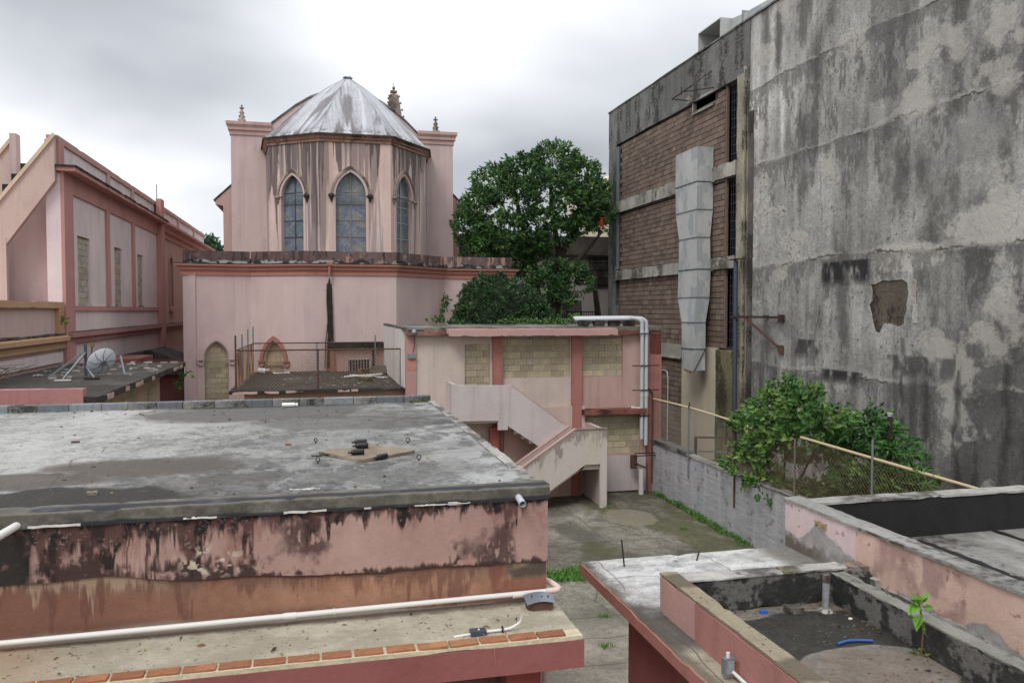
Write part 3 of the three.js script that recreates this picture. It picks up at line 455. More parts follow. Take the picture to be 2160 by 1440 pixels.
const pick = (cols, j = 0.18) => { const c = new THREE.Color(cols[Math.floor(rnd(0, cols.length - 0.001))]); return c.multiplyScalar(1 + rnd(-j, j)); };
const rdir = () => { const z = rnd(-1, 1), a = rnd(0, Math.PI * 2), r = Math.sqrt(1 - z * z); return new THREE.Vector3(r * Math.cos(a), z, r * Math.sin(a)); };
function leafSpray(n, len, centres, cols, wid = 0.45, spread = 1.2) {
  const L = new Leaves();
  for (let i = 0; i < n; i++) { const c = centres[i % centres.length], d = rdir(); d.y = d.y * 0.6 + 0.35; const p = V(c).addScaledVector(rdir(), len * spread * rnd()); L.add(p, d, len * rnd(0.7, 1.2), len * wid, pick(cols)); }
  return L.build();
}
// foliage over lobes [x, y, z, rx, ry, rz]: sprigs sit mostly in the outer shell and look outward and up
function crown(lobes, perM2, leaf, cols, { wid = 0.42, per = 9, lift = 0.35, shell = 0.55 } = {}) {
  const L = new Leaves(), o = new THREE.Vector3();
  for (const [x, y, z, rx, ry, rz] of lobes) {
    const n = Math.round(perM2 * 4 * Math.PI * Math.pow((Math.pow(rx * ry, 1.6) + Math.pow(rx * rz, 1.6) + Math.pow(ry * rz, 1.6)) / 3, 1 / 1.6));
    for (let i = 0; i < n; i++) {
      const d = rdir(); if (d.y < -0.2 && rnd() < 0.5) d.y *= -1; const bump = 0.82 + 0.36 * fbm(d.x * 2.2 + x, d.y * 2.2 + d.z * 1.7 + z, 3), k = (rnd() < shell ? rnd(0.9, 1.04) : Math.cbrt(rnd(0.1, 0.9))) * bump;
      o.set(x + d.x * rx * k, y + d.y * ry * k, z + d.z * rz * k); const axis = d.clone(); axis.y += lift; axis.normalize(); const c0 = pick(cols, 0.32);
      for (let q = 0; q < per; q++) { const ld = axis.clone().addScaledVector(rdir(), 0.85); ld.y -= 0.1; const p = o.clone().addScaledVector(axis, leaf * rnd(-0.8, 0.9)).addScaledVector(rdir(), leaf * 0.3); const c = c0.clone().multiplyScalar(rnd(0.86, 1.14)); L.add(p, ld, leaf * rnd(0.7, 1.25), leaf * wid, c); }
    }
  }
  return L.build();
}

// ---------- the setting: ground ----------
solo('ground', (() => { const g = new THREE.PlaneGeometry(900, 900); g.rotateX(-Math.PI / 2); g.translate(0, -0.02, -200); return g; })(), tint(GRIME, 0xb5ae9a), 'wide ground reaching the horizon beyond the buildings', 'ground', null, 'structure');
solo('courtyard_paving', box(-8, 13.9, -0.01, 0, -31.5, -2), GROUND, 'worn concrete paving of the courtyard with mossy joints', 'paving', null, 'structure');
solo('alley_ground', box(10.7, 13.9, 0, 0.75, -25, -4), tint(GRIME, 0x7b7058), 'raised earth strip between boundary wall and tall grey building', 'ground', null, 'structure');

// block courses filling an opening; every block is a part. plane 'z' faces +z, 'x' faces +x or -x
const BGEO = new Map();
function blockGeo(l, h, d) {
  const vr = Math.floor(rnd(0, 3.99)), k = l.toFixed(2) + h.toFixed(2) + d.toFixed(2) + vr; if (!BGEO.has(k)) { const g = rbox(-l / 2, l / 2, -h / 2, h / 2, -d / 2, d / 2, Math.max(l, h, d) / 2, 0.004); g.translate(vr * 0.9, vr * 0.63, vr * 0.37); const n = setUV(g, GRAIN); n.translate(-vr * 0.9, -vr * 0.63, -vr * 0.37); n.userData = { local: true, uvDone: true }; BGEO.set(k, n); } return BGEO.get(k);
}
function addBlock(name, parent, mat, l, h, d, x, y, z, ry = 0, jx = 0.012) {
  const m = new THREE.Mesh(blockGeo(l, h, d), mat); m.name = name; m.castShadow = m.receiveShadow = true;
  let o = parent, off = new THREE.Vector3(); while (o && o !== scene) { off.add(o.position); o = o.parent; }
  m.position.set(x - off.x + rnd(-jx, jx) * 0.2, y - off.y, z - off.z); m.rotation.set(rnd(-1, 1) * 0.006, ry + rnd(-1, 1) * 0.01, rnd(-1, 1) * 0.008); parent.add(m); return m;
}
function blockFill(parent, plane, a0, a1, y0, y1, depth, { len = 0.4, h = 0.2, t = 0.12, mats = BLOCKS, mortar = MORTAR, name = 'block', side = 1, stack = false } = {}) {
  const f = part('infill', plane === 'z' ? box(a0, a1, y0, y1, depth - t - 0.02, depth - 0.014) : side > 0 ? box(depth - t - 0.02, depth - 0.014, y0, y1, a0, a1) : box(depth + 0.014, depth + t + 0.02, y0, y1, a0, a1), mortar, parent);
  let row = 0;
  for (let y = y0; y < y1 - 0.04; y += h, row++) {
    const hh = Math.min(h, y1 - y) - 0.016;
    for (let a = a0 - (stack ? 0 : row % 2 ? len / 2 : 0) - rnd(0, 0.03); a < a1 - 0.02; a += len) {
      const s = Math.max(a, a0) + 0.007, e = Math.min(a + len, a1) - 0.009; if (e - s < 0.05) continue;
      const l = Math.round((e - s) / 0.06) * 0.06 > 0.3 ? e - s : e - s, mid = (s + e) / 2, q = rnd(-0.008, 0.006);
      const mat = mats[Math.floor(rnd(0, mats.length - 0.001))];
      if (plane === 'z') addBlock(name, f, mat, l, hh, t, mid, y + h / 2, depth - t / 2 + q); else addBlock(name, f, mat, l, hh, t, depth - side * (t / 2) + q * side, y + h / 2, mid, Math.PI / 2);
    }
  }
  return f;
}

// ---------- tall grey building on the right ----------
{
  const B = thing('tall_building', 'tall grey weathered concrete building with brown block facade and blind stained wall on the right', 'building', [20, 0, -22]);
  const X0 = 14, FB = 14.30;
  part('core', box(20, 27, 0, 15.3, -37.4, -3), CONCD, B); part('core', box(14.8, 20, 0, 15.3, -37.4, -34), CONCD, B); part('core', box(14.8, 20, 0, 15.3, -25.0, -3), CONCD, B);
  for (const [y0, y1] of [[0, 4.5], [7.32, 7.74], [10.5, 11.0], [13.72, 15.3]]) part('floor_slab', box(14.45, 20, y0, y1, -34, -25.0), CONC, B);
  // blind wall with a broken patch where the render has come away
  const hole = []; for (let i = 0; i < 26; i++) { const a = i / 26 * Math.PI * 2, c = Math.cos(a), s = Math.sin(a), k = Math.pow(Math.pow(Math.abs(c), 5) + Math.pow(Math.abs(s), 5), -0.2); hole.push([-17.52 + 0.68 * c * k + (n2(i * 0.9, 3) - 0.5) * 0.2, 6.02 + 0.56 * s * k + (n2(i * 0.9, 9) - 0.5) * 0.16 - (i === 17 || i === 18 ? 0.14 : 0)]); }
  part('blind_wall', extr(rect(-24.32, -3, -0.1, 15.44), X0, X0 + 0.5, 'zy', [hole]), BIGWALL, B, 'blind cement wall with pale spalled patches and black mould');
  part('bare_patch', extr(rect(-18.5, -16.5, 5.1, 7.0), X0 + 0.025, X0 + 0.3, 'zy'), tint(GRIME, 0x93897d), B, 'dark brown patch where the render has fallen off');
  part('plaster_strip', rbox(X0 - 0.012, X0 + 0.1, 5.95, 6.6, -16.72, -16.5, 0.08, 0.012), CONCW, B); part('plaster_strip', rbox(X0 - 0.015, X0 + 0.1, 5.55, 6.0, -16.62, -16.45, 0.08, 0.012), CONC, B);
  // parapet band along the top of the block facade, corner pier, floor bands
  part('parapet_band', rbox(X0 - 0.02, 14.9, 13.72, 15.44, -37.5, -24.3, 0.5, 0.012), CONCD, B, 'dark streaked concrete parapet band');
  part('parapet_cap', rbox(X0 - 0.05, 15.0, 15.44, 15.5, -37.55, -3, 0.6, 0.012), CONCD, B);
  part('corner_pier', rbox(X0 - 0.02, 14.9, 0, 13.72, -37.5, -36.45, 0.4, 0.012), CONCD, B);
  for (const [y0, y1] of [[10.5, 11.0], [7.32, 7.74], [3.98, 4.5]]) {
    const b = part('floor_band', rbox(X0 - 0.05, 14.6, y0, y1, -36.45, y0 < 4.2 ? -29.2 : -25.15, 0.3, 0.015), CONCW, B, 'pale concrete floor band with black streaks');
    part('drip_edge', box(X0 - 0.09, X0 - 0.05, y0 - 0.04, y0 + 0.02, -36.6, y0 < 4.2 ? -29.2 : -26.6), CONC, b);
  }
  part('slot_pier', rbox(X0 - 0.05, 14.6, 0, 13.78, -25.05, -24.32, 0.25, 0.02), CONCG, B, 'pale lichen-streaked concrete pier beside the slot windows');
  part('pier_edge', rbox(X0 - 0.16, X0 - 0.1, 0, 13.5, -24.52, -24.36, 0.2, 0.02), CONCG, B);
  part('mould_strip', rbox(X0 - 0.03, X0 + 0.02, 0, 12.4, -24.34, -24.02, 0.2, 0.014), tint(GRIME, 0xa29a96), B);
  // brown blocks: four storeys; the largest in view are parts of their own
  const wall = part('backing_wall', box(FB - 0.18, 14.3, 0, 13.72, -36.45, -26.35), DMORTAR, B);
  const spec = []; for (const [y0, y1, zN] of [[0.4, 3.96, -29.2], [4.5, 7.3, -26.02], [7.76, 10.48, -26.02], [11.02, 13.7, -26.02]]) {
    let r = 0; for (let y = y0; y < y1 - 0.1; y += 0.2, r++) for (let z = -36.1 + (y0 > 7 && r % 2 ? 0.19 : 0); z < zN - 0.05; z += 0.38) {
      if (y > 13.35 && z > -28.6 && z < -26.9) continue; const e = Math.min(z + 0.38, zN); if (e - z < 0.1) continue; spec.push([y + 0.1, (z + e) / 2, e - z - 0.022, Math.min(0.2, y1 - y) - 0.022]);
    }
  }
  const near = new Set(spec.map((s, i) => [i, (s[0] > 4 ? 0 : 30) - s[1]]).sort((p, q) => p[1] - q[1]).slice(0, 296).map((p) => p[0])), rest = [];
  spec.forEach(([y, z, l, h], i) => {
    const k = Math.floor(rnd(0, TILES.length - 0.001)), x = FB - 0.22 + rnd(-0.012, 0.012);
    if (near.has(i)) addBlock('block', wall, TILES[k], l, h, 0.08, x, y, z, Math.PI / 2);
    else { const g = new THREE.BoxGeometry(0.08, h, l).toNonIndexed(), c = TILES[k].color; g.translate(x, y, z); g.setAttribute('color', new THREE.BufferAttribute(new Float32Array(g.attributes.position.count * 3).map((_, q) => [c.r, c.g, c.b][q % 3]), 3)); rest.push(g); }
  });
  const farMat = tint(GRAIN, 0xffffff); farMat.vertexColors = true; part('far_blocks', rest, farMat, wall).userData.kind = 'stuff';
  part('corner_blocks', rbox(FB - 0.26, FB - 0.17, 4.5, 7.3, -26.0, -25.9, 0.2, 0.006), TILES[1], B); part('corner_blocks', rbox(FB - 0.26, FB - 0.17, 7.76, 10.48, -26.0, -25.9, 0.2, 0.006), TILES[1], B); part('corner_blocks', rbox(FB - 0.26, FB - 0.17, 11.02, 13.7, -26.0, -25.9, 0.2, 0.006), TILES[3], B);
  // slot windows with iron grilles
  for (const [y0, y1] of [[4.5, 7.32], [7.74, 10.5], [11.0, 13.72]]) {
    const w = part('slot_window', [box(14.2, 14.24, y0, y0 + 0.05, -25.92, -25.05), box(14.2, 14.24, y1 - 0.05, y1, -25.92, -25.05)], STEELD, B, 'tall unglazed slot window with an iron grille');
    for (let i = 0; i < 6; i++) part('grille_bar', box(14.2, 14.22, y0 + 0.05, y1 - 0.05, -25.86 + i * 0.15, -25.842 + i * 0.15), STEELD, w);
    for (let i = 1; i < 9; i++) part('grille_rail', box(14.19, 14.2, y0 + (y1 - y0) * i / 9 - 0.01, y0 + (y1 - y0) * i / 9 + 0.01, -25.9, -25.12), STEELD, w);
  }
  
  // far louvred slots by the corner pier
  for (const [y0, y1] of [[11.0, 13.6], [7.8, 10.4]]) { const s = part('louvre_slot', box(14.05, 14.1, y0, y1, -36.5, -36.1), tint(GRIME, 0x9a948e), B); for (let i = 0; i < 3; i++) part('louvre_bar', box(13.98, 14.02, y0, y1, -36.44 + i * 0.12, -36.41 + i * 0.12), STEEL, s); }
  // small high window with broken lintel
  { const w = part('high_window', box(14.12, 14.2, 13.3, 13.78, -28.4, -26.9), tint(GRIME, 0x9c7f68), B); part('window_frame', [box(13.98, 14.12, 13.74, 13.82, -28.5, -26.85), box(13.98, 14.12, 13.3, 13.8, -28.5, -28.42), box(13.97, 14.1, 13.26, 13.33, -28.5, -26.85)], CONC, w); part('broken_lintel', rbox(13.85, 14.02, 13.72, 13.98, -28.75, -28.4, 0.08, 0.04), CONCW, w); }
  // pale and green-stained wall panel at the foot
  part('foot_panel', rbox(X0 - 0.03, 14.4, 0, 4.5, -29.2, -26.4, 0.4, 0.01), CREAMWALL, B, 'cream painted wall panel below the duct'); part('foot_panel', rbox(X0 - 0.05, 14.4, 0, 4.45, -26.4, -25.12, 0.3, 0.02), tint(GRIME, 0xb9b48a), B, 'green-stained wall panel at the foot of the slot windows');
}
{ // sheet-metal duct hung on the facade
  const D = thing('exhaust_duct', 'galvanised sheet metal duct hanging on the brown block facade', 'duct', [13.65, 3.6, -27.3]);
  const L = [[11.75, 13.37, 14, -28.6, -26.8], [10.5, 13.37, 14, -28.6, -26.8], [9.5, 13.36, 14, -28.55, -26.8], [8.5, 13.37, 13.9, -28.25, -26.8], [7.35, 13.38, 13.93, -28.3, -26.8], [6.33, 13.38, 13.9, -28.36, -26.8], [5.42, 13.28, 13.74, -27.8, -26.78], [4.45, 13.28, 13.74, -27.75, -26.78], [3.66, 13.28, 13.74, -27.72, -26.78]];
  for (let i = 0; i < L.length - 1; i++) {
    const [ya, x0, x1, z0, z1] = L[i], [yb, u0, u1, w0, w1] = L[i + 1], g = box(0, 1, 0, 1, 0, 1), p = g.attributes.position;
    for (let k = 0; k < p.count; k++) { const t = p.getY(k) > 0.5, X = p.getX(k) > 0.5, Zz = p.getZ(k) > 0.5; p.setXYZ(k, t ? (X ? x1 : x0) : (X ? u1 : u0), t ? ya - 0.006 : yb + 0.006, t ? (Zz ? z1 : z0) : (Zz ? w1 : w0)); }
    g.computeVertexNormals(); const s = part('duct_section', g, SHEETM, D);
    if (i) part('flange', box(x0 - 0.022, x1 + 0.01, ya - 0.014, ya + 0.014, z0 - 0.022, z1 + 0.022), i % 3 === 1 ? STEELD : STEEL, s);
  }
  part('strap', [bar([13.26, 3.6, -26.76], [13.78, 4.55, -26.75], 0.03, 0.02), bar([13.2, 3.6, -26.76], [13.3, 3.66, -27.6], 0.04)], RUST, D);
}
{ // intake hood on the roof
  const H = thing('roof_hood', 'grey sheet metal air hood standing on the tall building roof edge', 'hood', [15.4, 15.5, -28]);
  part('casing', [box(14.6, 16.4, 16.62, 16.66, -29.3, -27.5), box(14.6, 16.4, 15.5, 16.62, -27.54, -27.5), box(14.6, 16.4, 15.5, 16.62, -29.3, -29.26), box(16.3, 16.4, 15.5, 16.62, -29.26, -27.54)], SHEETM, H);
  part('duct_run', extr([[-27.5, 16.62], [-26.6, 16.5], [-24.4, 16.35], [-22, 16.2], [-22, 15.5], [-27.5, 15.5]], 15.0, 16.2, 'zy'), SHEETM, H); part('flange', box(14.97, 16.23, 15.5, 16.62, -26.62, -26.57), STEEL, H); part('flange', box(14.97, 16.23, 15.5, 16.36, -24.42, -24.37), STEEL, H);
}
{ const A = thing('awning_frame', 'rusty empty awning frame high on the brown facade', 'frame', [13.6, 13.8, -27.6]);
  part('rail', bar([13.1, 13.8, -28.4], [13.1, 13.86, -26.75], 0.035), RUSTD, A); part('arm', bar([13.1, 13.8, -28.4], [14.0, 13.84, -28.6], 0.03), RUSTD, A); part('arm', bar([13.1, 13.86, -27.6], [14.0, 13.86, -26.75], 0.03), RUSTD, A); part('rail', bar([13.1, 13.8, -28.4], [13.98, 14.5, -26.95], 0.025), RUST, A); part('stub', bar([13.1, 13.75, -27.6], [13.1, 14.05, -27.6], 0.03), RUSTD, A); }
solo('pipe_stub', [tube([[14.02, 13.84, -24.62], [13.9, 13.9, -24.45], [13.86, 13.8, -24.33], [13.87, 13.22, -24.4]], 0.06, 20)], CONCW, 'short pale bent pipe stub high beside the top slot window', 'pipe');
{ const P = thing('steel_pole', 'grey steel pole standing against the pale pier of the tall building', 'pole', [13.7, 0.75, -24.55]); part('post', cyl([13.7, 0.75, -24.55], [13.7, 7.52, -24.58], 0.075, 12), STEELD, P); part('head_plate', box(13.6, 13.8, 7.55, 7.58, -24.9, -24.3), RUSTD, P); part('bolt', cyl([13.7, 7.5, -24.58], [13.7, 7.56, -24.58], 0.03), RUSTD, P); }
{ const K = thing('wall_bracket', 'rusty triangular steel bracket on the blind grey wall', 'bracket', [13.8, 4.6, -23.4]);
  part('arm', bar([13.62, 5.64, -24.75], [13.92, 5.64, -22.16], 0.07), RUSTD, K); part('brace', bar([13.7, 5.6, -23.9], [13.95, 4.64, -22.2], 0.06), RUST, K); part('end_plate', box(13.86, 14.0, 5.5, 5.72, -22.26, -22.1), RUSTD, K); part('end_plate', rbox(13.9, 14.0, 4.5, 4.78, -22.3, -22.1, 0.07, 0.02), RUST, K); part('stud', box(13.85, 14.0, 5.6, 5.7, -23.1, -23.0), RUSTD, K); }

// ---------- chain link ----------
function linkMesh(parent, A, Bp, y0, y1, mat, cell = 0.085, r = 0.0028, name = 'wire_mesh') {
  const ax = A[0], az = A[1], dx = Bp[0] - ax, dz = Bp[1] - az, L = Math.hypot(dx, dz), H = y1 - y0, pos = [];
  const at = (s, y, o) => [ax + dx * s / L - dz / L * o, y, az + dz * s / L + dx / L * o];
  const wire = (s0, ya, s1, yb) => { if (s0 > s1) [s0, ya, s1, yb] = [s1, yb, s0, ya]; if (s1 <= 0 || s0 >= L) return; if (s0 < 0) { ya += (yb - ya) * (-s0) / (s1 - s0); s0 = 0; } if (s1 > L) { yb = ya + (yb - ya) * (L - s0) / (s1 - s0); s1 = L; }
    const sag = (s, y) => (fbm(s * 1.2, y * 1.5 + 3, 2) - 0.5) * 0.07; const c = [at(s0, ya - r, sag(s0, ya)), at(s0, ya + r, sag(s0, ya)), at(s1, yb + r, sag(s1, yb)), at(s1, yb - r, sag(s1, yb))], e = [at(s0, ya, sag(s0, ya) + r * 1.6), at(s1, yb, sag(s1, yb) + r * 1.6)];
    pos.push(c[0], c[2], c[1], c[0], c[3], c[2], c[1], c[2], e[1], c[1], e[1], e[0], c[0], e[0], e[1], c[0], e[1], c[3]); };
  for (let s = -H; s < L; s += cell) wire(s, y0, s + H, y1); for (let s = 0; s < L + H; s += cell) wire(s, y0, s - H, y1);
  const g = new THREE.BufferGeometry(); g.setAttribute('position', new THREE.BufferAttribute(new Float32Array(pos.flat()), 3)); g.computeVertexNormals(); const m = part(name, g, mat, parent); m.userData.kind = 'stuff'; return m;
}
// ---------- boundary wall and the fence on it ----------
{
  const W = thing('boundary_wall', 'long faded grey painted wall along the courtyard right side', 'wall', [10.6, 0, -16]);
  part('wall', rbox(10.5, 10.72, 0, 1.60, -24.2, -7.75, 0.35, 0.012), FADED, W); part('coping', rbox(10.47, 10.76, 1.60, 1.64, -21.6, -7.8, 0.3, 0.014), CONC, W); part('coping', rbox(10.46, 10.78, 1.60, 1.72, -24.2, -21.6, 0.25, 0.016), CONCD, W);
  part('orange_pipe', cyl([10.44, 0.0, -16.1], [10.44, 1.5, -16.1], 0.035), SALMON, W, 'peach painted pipe standing against the wall end');
  const F = thing('chain_link_fence', 'sagging chain link fence with pale top rail above the grey boundary wall', 'fence', [10.5, 1.0, -17]);
  linkMesh(F, [10.52, -24.0], [10.52, -18.9], 1.66, 2.98, WIRE, 0.1, 0.0026); linkMesh(F, [10.52, -18.9], [10.52, -8.6], 1.64, 2.96, tint(RWIRE, 0x6d5c48), 0.1, 0.0045);
  part('top_rail', tube([[10.5, 3.02, -24.1], [10.5, 3.04, -21.4], [10.5, 2.99, -19.0], [10.49, 2.93, -17.9]], 0.026, 20), flat(0xc9b797, 0.6), F); part('top_rail', tube([[10.52, 3.02, -15.9], [10.5, 2.98, -13.4], [10.5, 2.94, -11.2], [10.5, 2.9, -9.0]], 0.03, 20), flat(0xc4b08c, 0.6), F);
  for (const [z, y0, y1, m] of [[-24.0, 0.3, 3.25, RUST], [-21.4, 1.0, 3.08, STEEL], [-18.75, 0.75, 3.0, RUST], [-16.05, 0.55, 2.95, tint(GRAIN, 0x867674)], [-13.45, 1.3, 3.35, STEEL], [-10.8, 1.3, 3.0, STEEL]]) part('post', cyl([10.47, y0, z], [10.47, y1, z], 0.024, 8), m, F);
  part('bent_tip', bar([10.47, 3.05, -21.4], [10.35, 3.22, -21.1], 0.03), RUST, F); part('bent_tip', bar([10.45, 3.2, -24.0], [10.3, 3.5, -24.2], 0.03), RUSTD, F);
  const G = thing('gate_frame', 'low rusty iron frame behind the boundary wall fence', 'frame', [11, 0.75, -21]);
  part('rail', bar([11, 2.06, -22.0], [11, 2.36, -20.0], 0.06), RUST, G); part('upright', bar([11, 0.75, -22.0], [11, 2.08, -22.0], 0.07), RUSTD, G); part('upright', bar([11, 0.75, -20.0], [11, 2.36, -20.0], 0.07), RUST, G); part('rail', bar([10.95, 1.7, -21.7], [11.6, 1.95, -19.8], 0.05), STEEL, G);
  const P = thing('rusty_pipe', 'rust brown standpipe with white cap rising from the bushes', 'pipe', [12.5, 0.75, -15.5]); part('pipe', cyl([12.5, 0.75, -15.45], [12.5, 3.48, -15.5], 0.055, 10), RUSTD, P); part('cap', [cyl([12.5, 3.48, -15.5], [12.5, 3.53, -15.5], 0.05, 10), cyl([12.5, 3.53, -15.5], [12.5, 3.56, -15.5], 0.065, 10)], PVCG, P);
  const C = thing('conduit', 'thin white conduit bent over the dark brown block wall', 'conduit', [14, 0.5, -31]); part('conduit', tube([[14.02, 3.4, -34], [14.02, 3.36, -31.2], [14.02, 3.2, -30.6], [14.02, 0.5, -30.6]], 0.025, 24), PVCG, C);
}

// ---------- church: apse, roof, nave block ----------
{
  const C = thing('church', 'pink church apse with pointed windows and faceted grey dome roof', 'church', [1.6, 0, -38]);
  // nave block behind
  part('nave_wall', box(-3.82, 6.68, 0, 14.16, -52, -40.0), PINK, C, 'tall plain pink end wall behind the apse');
  part('gable', extr([[-1.98, 14.1], [-1.98, 14.62], [-1.5, 15.02], [-0.9, 15.5], [-0.2, 15.95], [0.6, 16.27], [1.46, 16.4], [2.3, 16.27], [3.1, 15.95], [3.8, 15.5], [4.4, 15.02], [4.92, 14.5], [4.92, 14.1]], -40.6, -40.02), PINKD, C, 'curved pink gable rising behind the dome');
  part('gable_coping', sweepArc([[-2.02, 14.62], [-1.5, 15.04], [-0.9, 15.53], [-0.2, 15.98], [0.6, 16.3], [1.46, 16.43], [2.3, 16.3], [3.1, 15.98], [3.8, 15.53], [4.4, 15.04], [4.95, 14.5]], -40.65, -39.96), CONCD, C);
  for (const [x0, x1] of [[-3.82, -1.98], [4.92, 6.68]]) {
    const p = [[0, 14.06], [0.05, 14.06], [0.05, 14.24], [0.12, 14.28], [0.12, 14.4], [0.2, 14.52], [0.2, 14.66], [0, 14.66]];
    const path = x0 < 0 ? [[x0, -44], [x0, -40], [x1, -40]] : [[x0, -40], [x1, -40], [x1, -44]]; part('nave_cornice', sweep(path, p), SALMON, C, 'stepped salmon cornice of the end wall');
  }
  part('nave_roof', box(-3.8, 6.66, 14.16, 14.6, -52, -40.6), CONCD, C);
  part('aisle_wall', extr([[-4.3, 0], [7.15, 0], [7.15, 10.85], [7.5, 10.9], [7.5, 11.05], [6.6, 11.95], [-3.75, 11.95], [-4.65, 11.1], [-4.65, 10.92], [-4.3, 10.86]], -56, -41), SALMON, C, 'lower aisle with sloping eaves behind the end wall');
  part('aisle_eave', extr([[-4.72, 11.08], [-3.7, 12.06], [-3.7, 12.12], [-4.75, 11.13]], -56, -40.96), CONCD, C); part('aisle_eave', extr([[7.57, 11.02], [6.55, 12.06], [6.55, 12.12], [7.6, 11.08]], -56, -40.96), CONCD, C);
  const pinnacle = (x, y, z, s, nm, lab, fs = s) => {
    const P = part(nm, [new THREE.CylinderGeometry(0.11 * s, 0.3 * s, 0.9 * s, 4, 1).rotateY(Math.PI / 4).translate(x, y + 0.45 * s, z), box(x - 0.3 * s, x + 0.3 * s, y, y + 0.08 * s, z - 0.3 * s, z + 0.3 * s)], HOOD, C, lab);
    part('finial', [cyl([x, y + 0.85 * s, z], [x, y + 0.9 * s + 0.32 * fs, z], 0.05 * fs, 6), box(x - 0.14 * fs, x + 0.14 * fs, y + 0.9 * s + 0.1 * fs, y + 0.9 * s + 0.17 * fs, z - 0.14 * fs, z + 0.14 * fs), new THREE.SphereGeometry(0.07 * fs, 6, 5).translate(x, y + 0.9 * s + 0.3 * fs, z)], s > 1 ? HOOD : tint(GRIME, 0xc9b8ac), P);
    for (let k = 0; k < 4; k++) for (let j = 0; j < (s > 1 ? 6 : 3); j++) { const a = Math.PI / 4 + k * Math.PI / 2, q = s > 1 ? 0.5 : 1, r = (0.33 - j * 0.075 * q) * s; part('crocket', new THREE.IcosahedronGeometry(0.055 * fs, 0).translate(x + Math.cos(a) * r * 0.95, y + (0.18 + j * 0.27 * q) * s, z + Math.sin(a) * r * 0.95), HOOD, P); }
  };
  pinnacle(-3.33, 14.66, -40.25, 0.68, 'pinnacle', 'small crocketed pinnacle on the cornice left of the dome'); pinnacle(5.85, 14.62, -40.25, 0.68, 'pinnacle', 'small crocketed pinnacle on the cornice right of the dome');
  pinnacle(4.33, 15.35, -46, 2.85, 'spire', 'taller crocketed spire half hidden behind the dome', 1.3); part('lightning_rod', cyl([4.33, 17.8, -46], [4.33, 18.6, -46], 0.015, 5), STEELD, C);

  // upper apse
  const AP = [[-2.02, -37.6], [0.19, -36.0], [3.23, -36.0], [5.1, -38.45]], back0 = [-2.25, -40.02], back1 = [5.35, -40.02];
  let run = 0; const win = [[1.30, 1.2], [1.31, 1.32], [1.1, 1.4]];
  for (let k = 0; k < 3; k++) {
    const p0 = AP[k], p1 = AP[k + 1], M = facetM(p0, p1), L = flen(p0, p1), [cx, w] = win[k], ys = 10.85, yt = ys + w * 0.78, side = ['left', 'middle', 'right'][k];
    const F = part('apse_wall', onFacet(extr(rect(0, L, 7.6, 13.2), -0.4, 0, 'xy', [arch(cx, w, 7.7, ys, yt)]), APSE, M, run), APSE, C, 'stained ' + side + ' face of the upper apse');
    part('window_surround', onFacet(archBand(cx, w - 0.02, 7.7, ys, yt - 0.01, 0.11, -0.06, 0.045), PINK, M), PINK, F);
    part('hood_mould', onFacet(archBand(cx, w + 0.22, ys, ys, yt + 0.13, 0.09, -0.02, 0.1), HOOD, M), HOOD, F);
    for (const s of [-1, 1]) part('corbel', onFacet(merge([new THREE.SphereGeometry(0.14, 8, 6).scale(1, 0.8, 0.9).translate(cx + s * (w / 2 + 0.17), ys - 0.02, 0.06), new THREE.ConeGeometry(0.1, 0.26, 7).rotateX(Math.PI).translate(cx + s * (w / 2 + 0.17), ys - 0.2, 0.05)]), k === 1 || (k === 0 && s > 0) ? DARKSTONE : HOOD, M), k === 1 || (k === 0 && s > 0) ? DARKSTONE : HOOD, F);
    // glass: two lights, five rows of panes; each pane tilted a touch
    const G = part('window', onFacet(extr(arch(cx, w, 7.7, ys, yt), -0.30, -0.27), DUSKY, M), DUSKY, F, 'pointed leaded window in the ' + side + ' apse face');
    const ry = [7.72, 8.35, 9.08, 9.80, 10.50, 11.02];
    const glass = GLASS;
    for (const s of [-1, 1]) for (let r = 0; r < 6; r++) {
      const a0 = cx + (s < 0 ? -w / 2 : 0.012), a1 = cx + (s < 0 ? -0.012 : w / 2);
      let g; if (r < 5) g = extr(rect(a0, a1, ry[r] + 0.012, ry[r + 1] - 0.012), -0.2, -0.19);
      else { const half = arch(cx, w, 11.034, 11.034, yt, 8).filter(([a]) => s < 0 ? a <= cx + 1e-6 : a >= cx - 1e-6); const pts = s < 0 ? [[cx - 0.012, 11.034], ...half.filter(([a, y]) => y > 11.034 && a < cx - 0.012), [cx - w / 2, 11.034]] : [[cx + 0.012, 11.034], [cx + w / 2, 11.034], ...half.filter(([a, y]) => y > 11.034 && a > cx + 0.012)]; g = extr(pts, -0.2, -0.19); }
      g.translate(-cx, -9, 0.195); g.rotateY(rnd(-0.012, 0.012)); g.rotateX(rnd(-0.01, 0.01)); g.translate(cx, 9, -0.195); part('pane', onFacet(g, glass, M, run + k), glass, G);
    }
    const barM = k === 2 ? PVCG : k === 1 ? tint(GRAIN, 0x9a948c) : STEELD; part('mullion', onFacet(box(cx - 0.016, cx + 0.016, 7.7, yt - 0.02, -0.185, -0.155), barM, M), barM, G);
    for (let r = 1; r < 6; r++) part('glazing_bar', onFacet(box(cx - w / 2, cx + w / 2, ry[r] - 0.014, ry[r] + 0.014, -0.183, -0.158), barM, M), barM, G);
    run += L;
  }
  for (const [a, b] of [[back0, AP[0]], [AP[3], back1]]) part('apse_return', onFacet(extr(rect(0, flen(a, b), 7.6, 13.2), -0.4, 0), APSE, facetM(a, b), 0), APSE, C);
  const cpath = [back0, ...AP, back1];
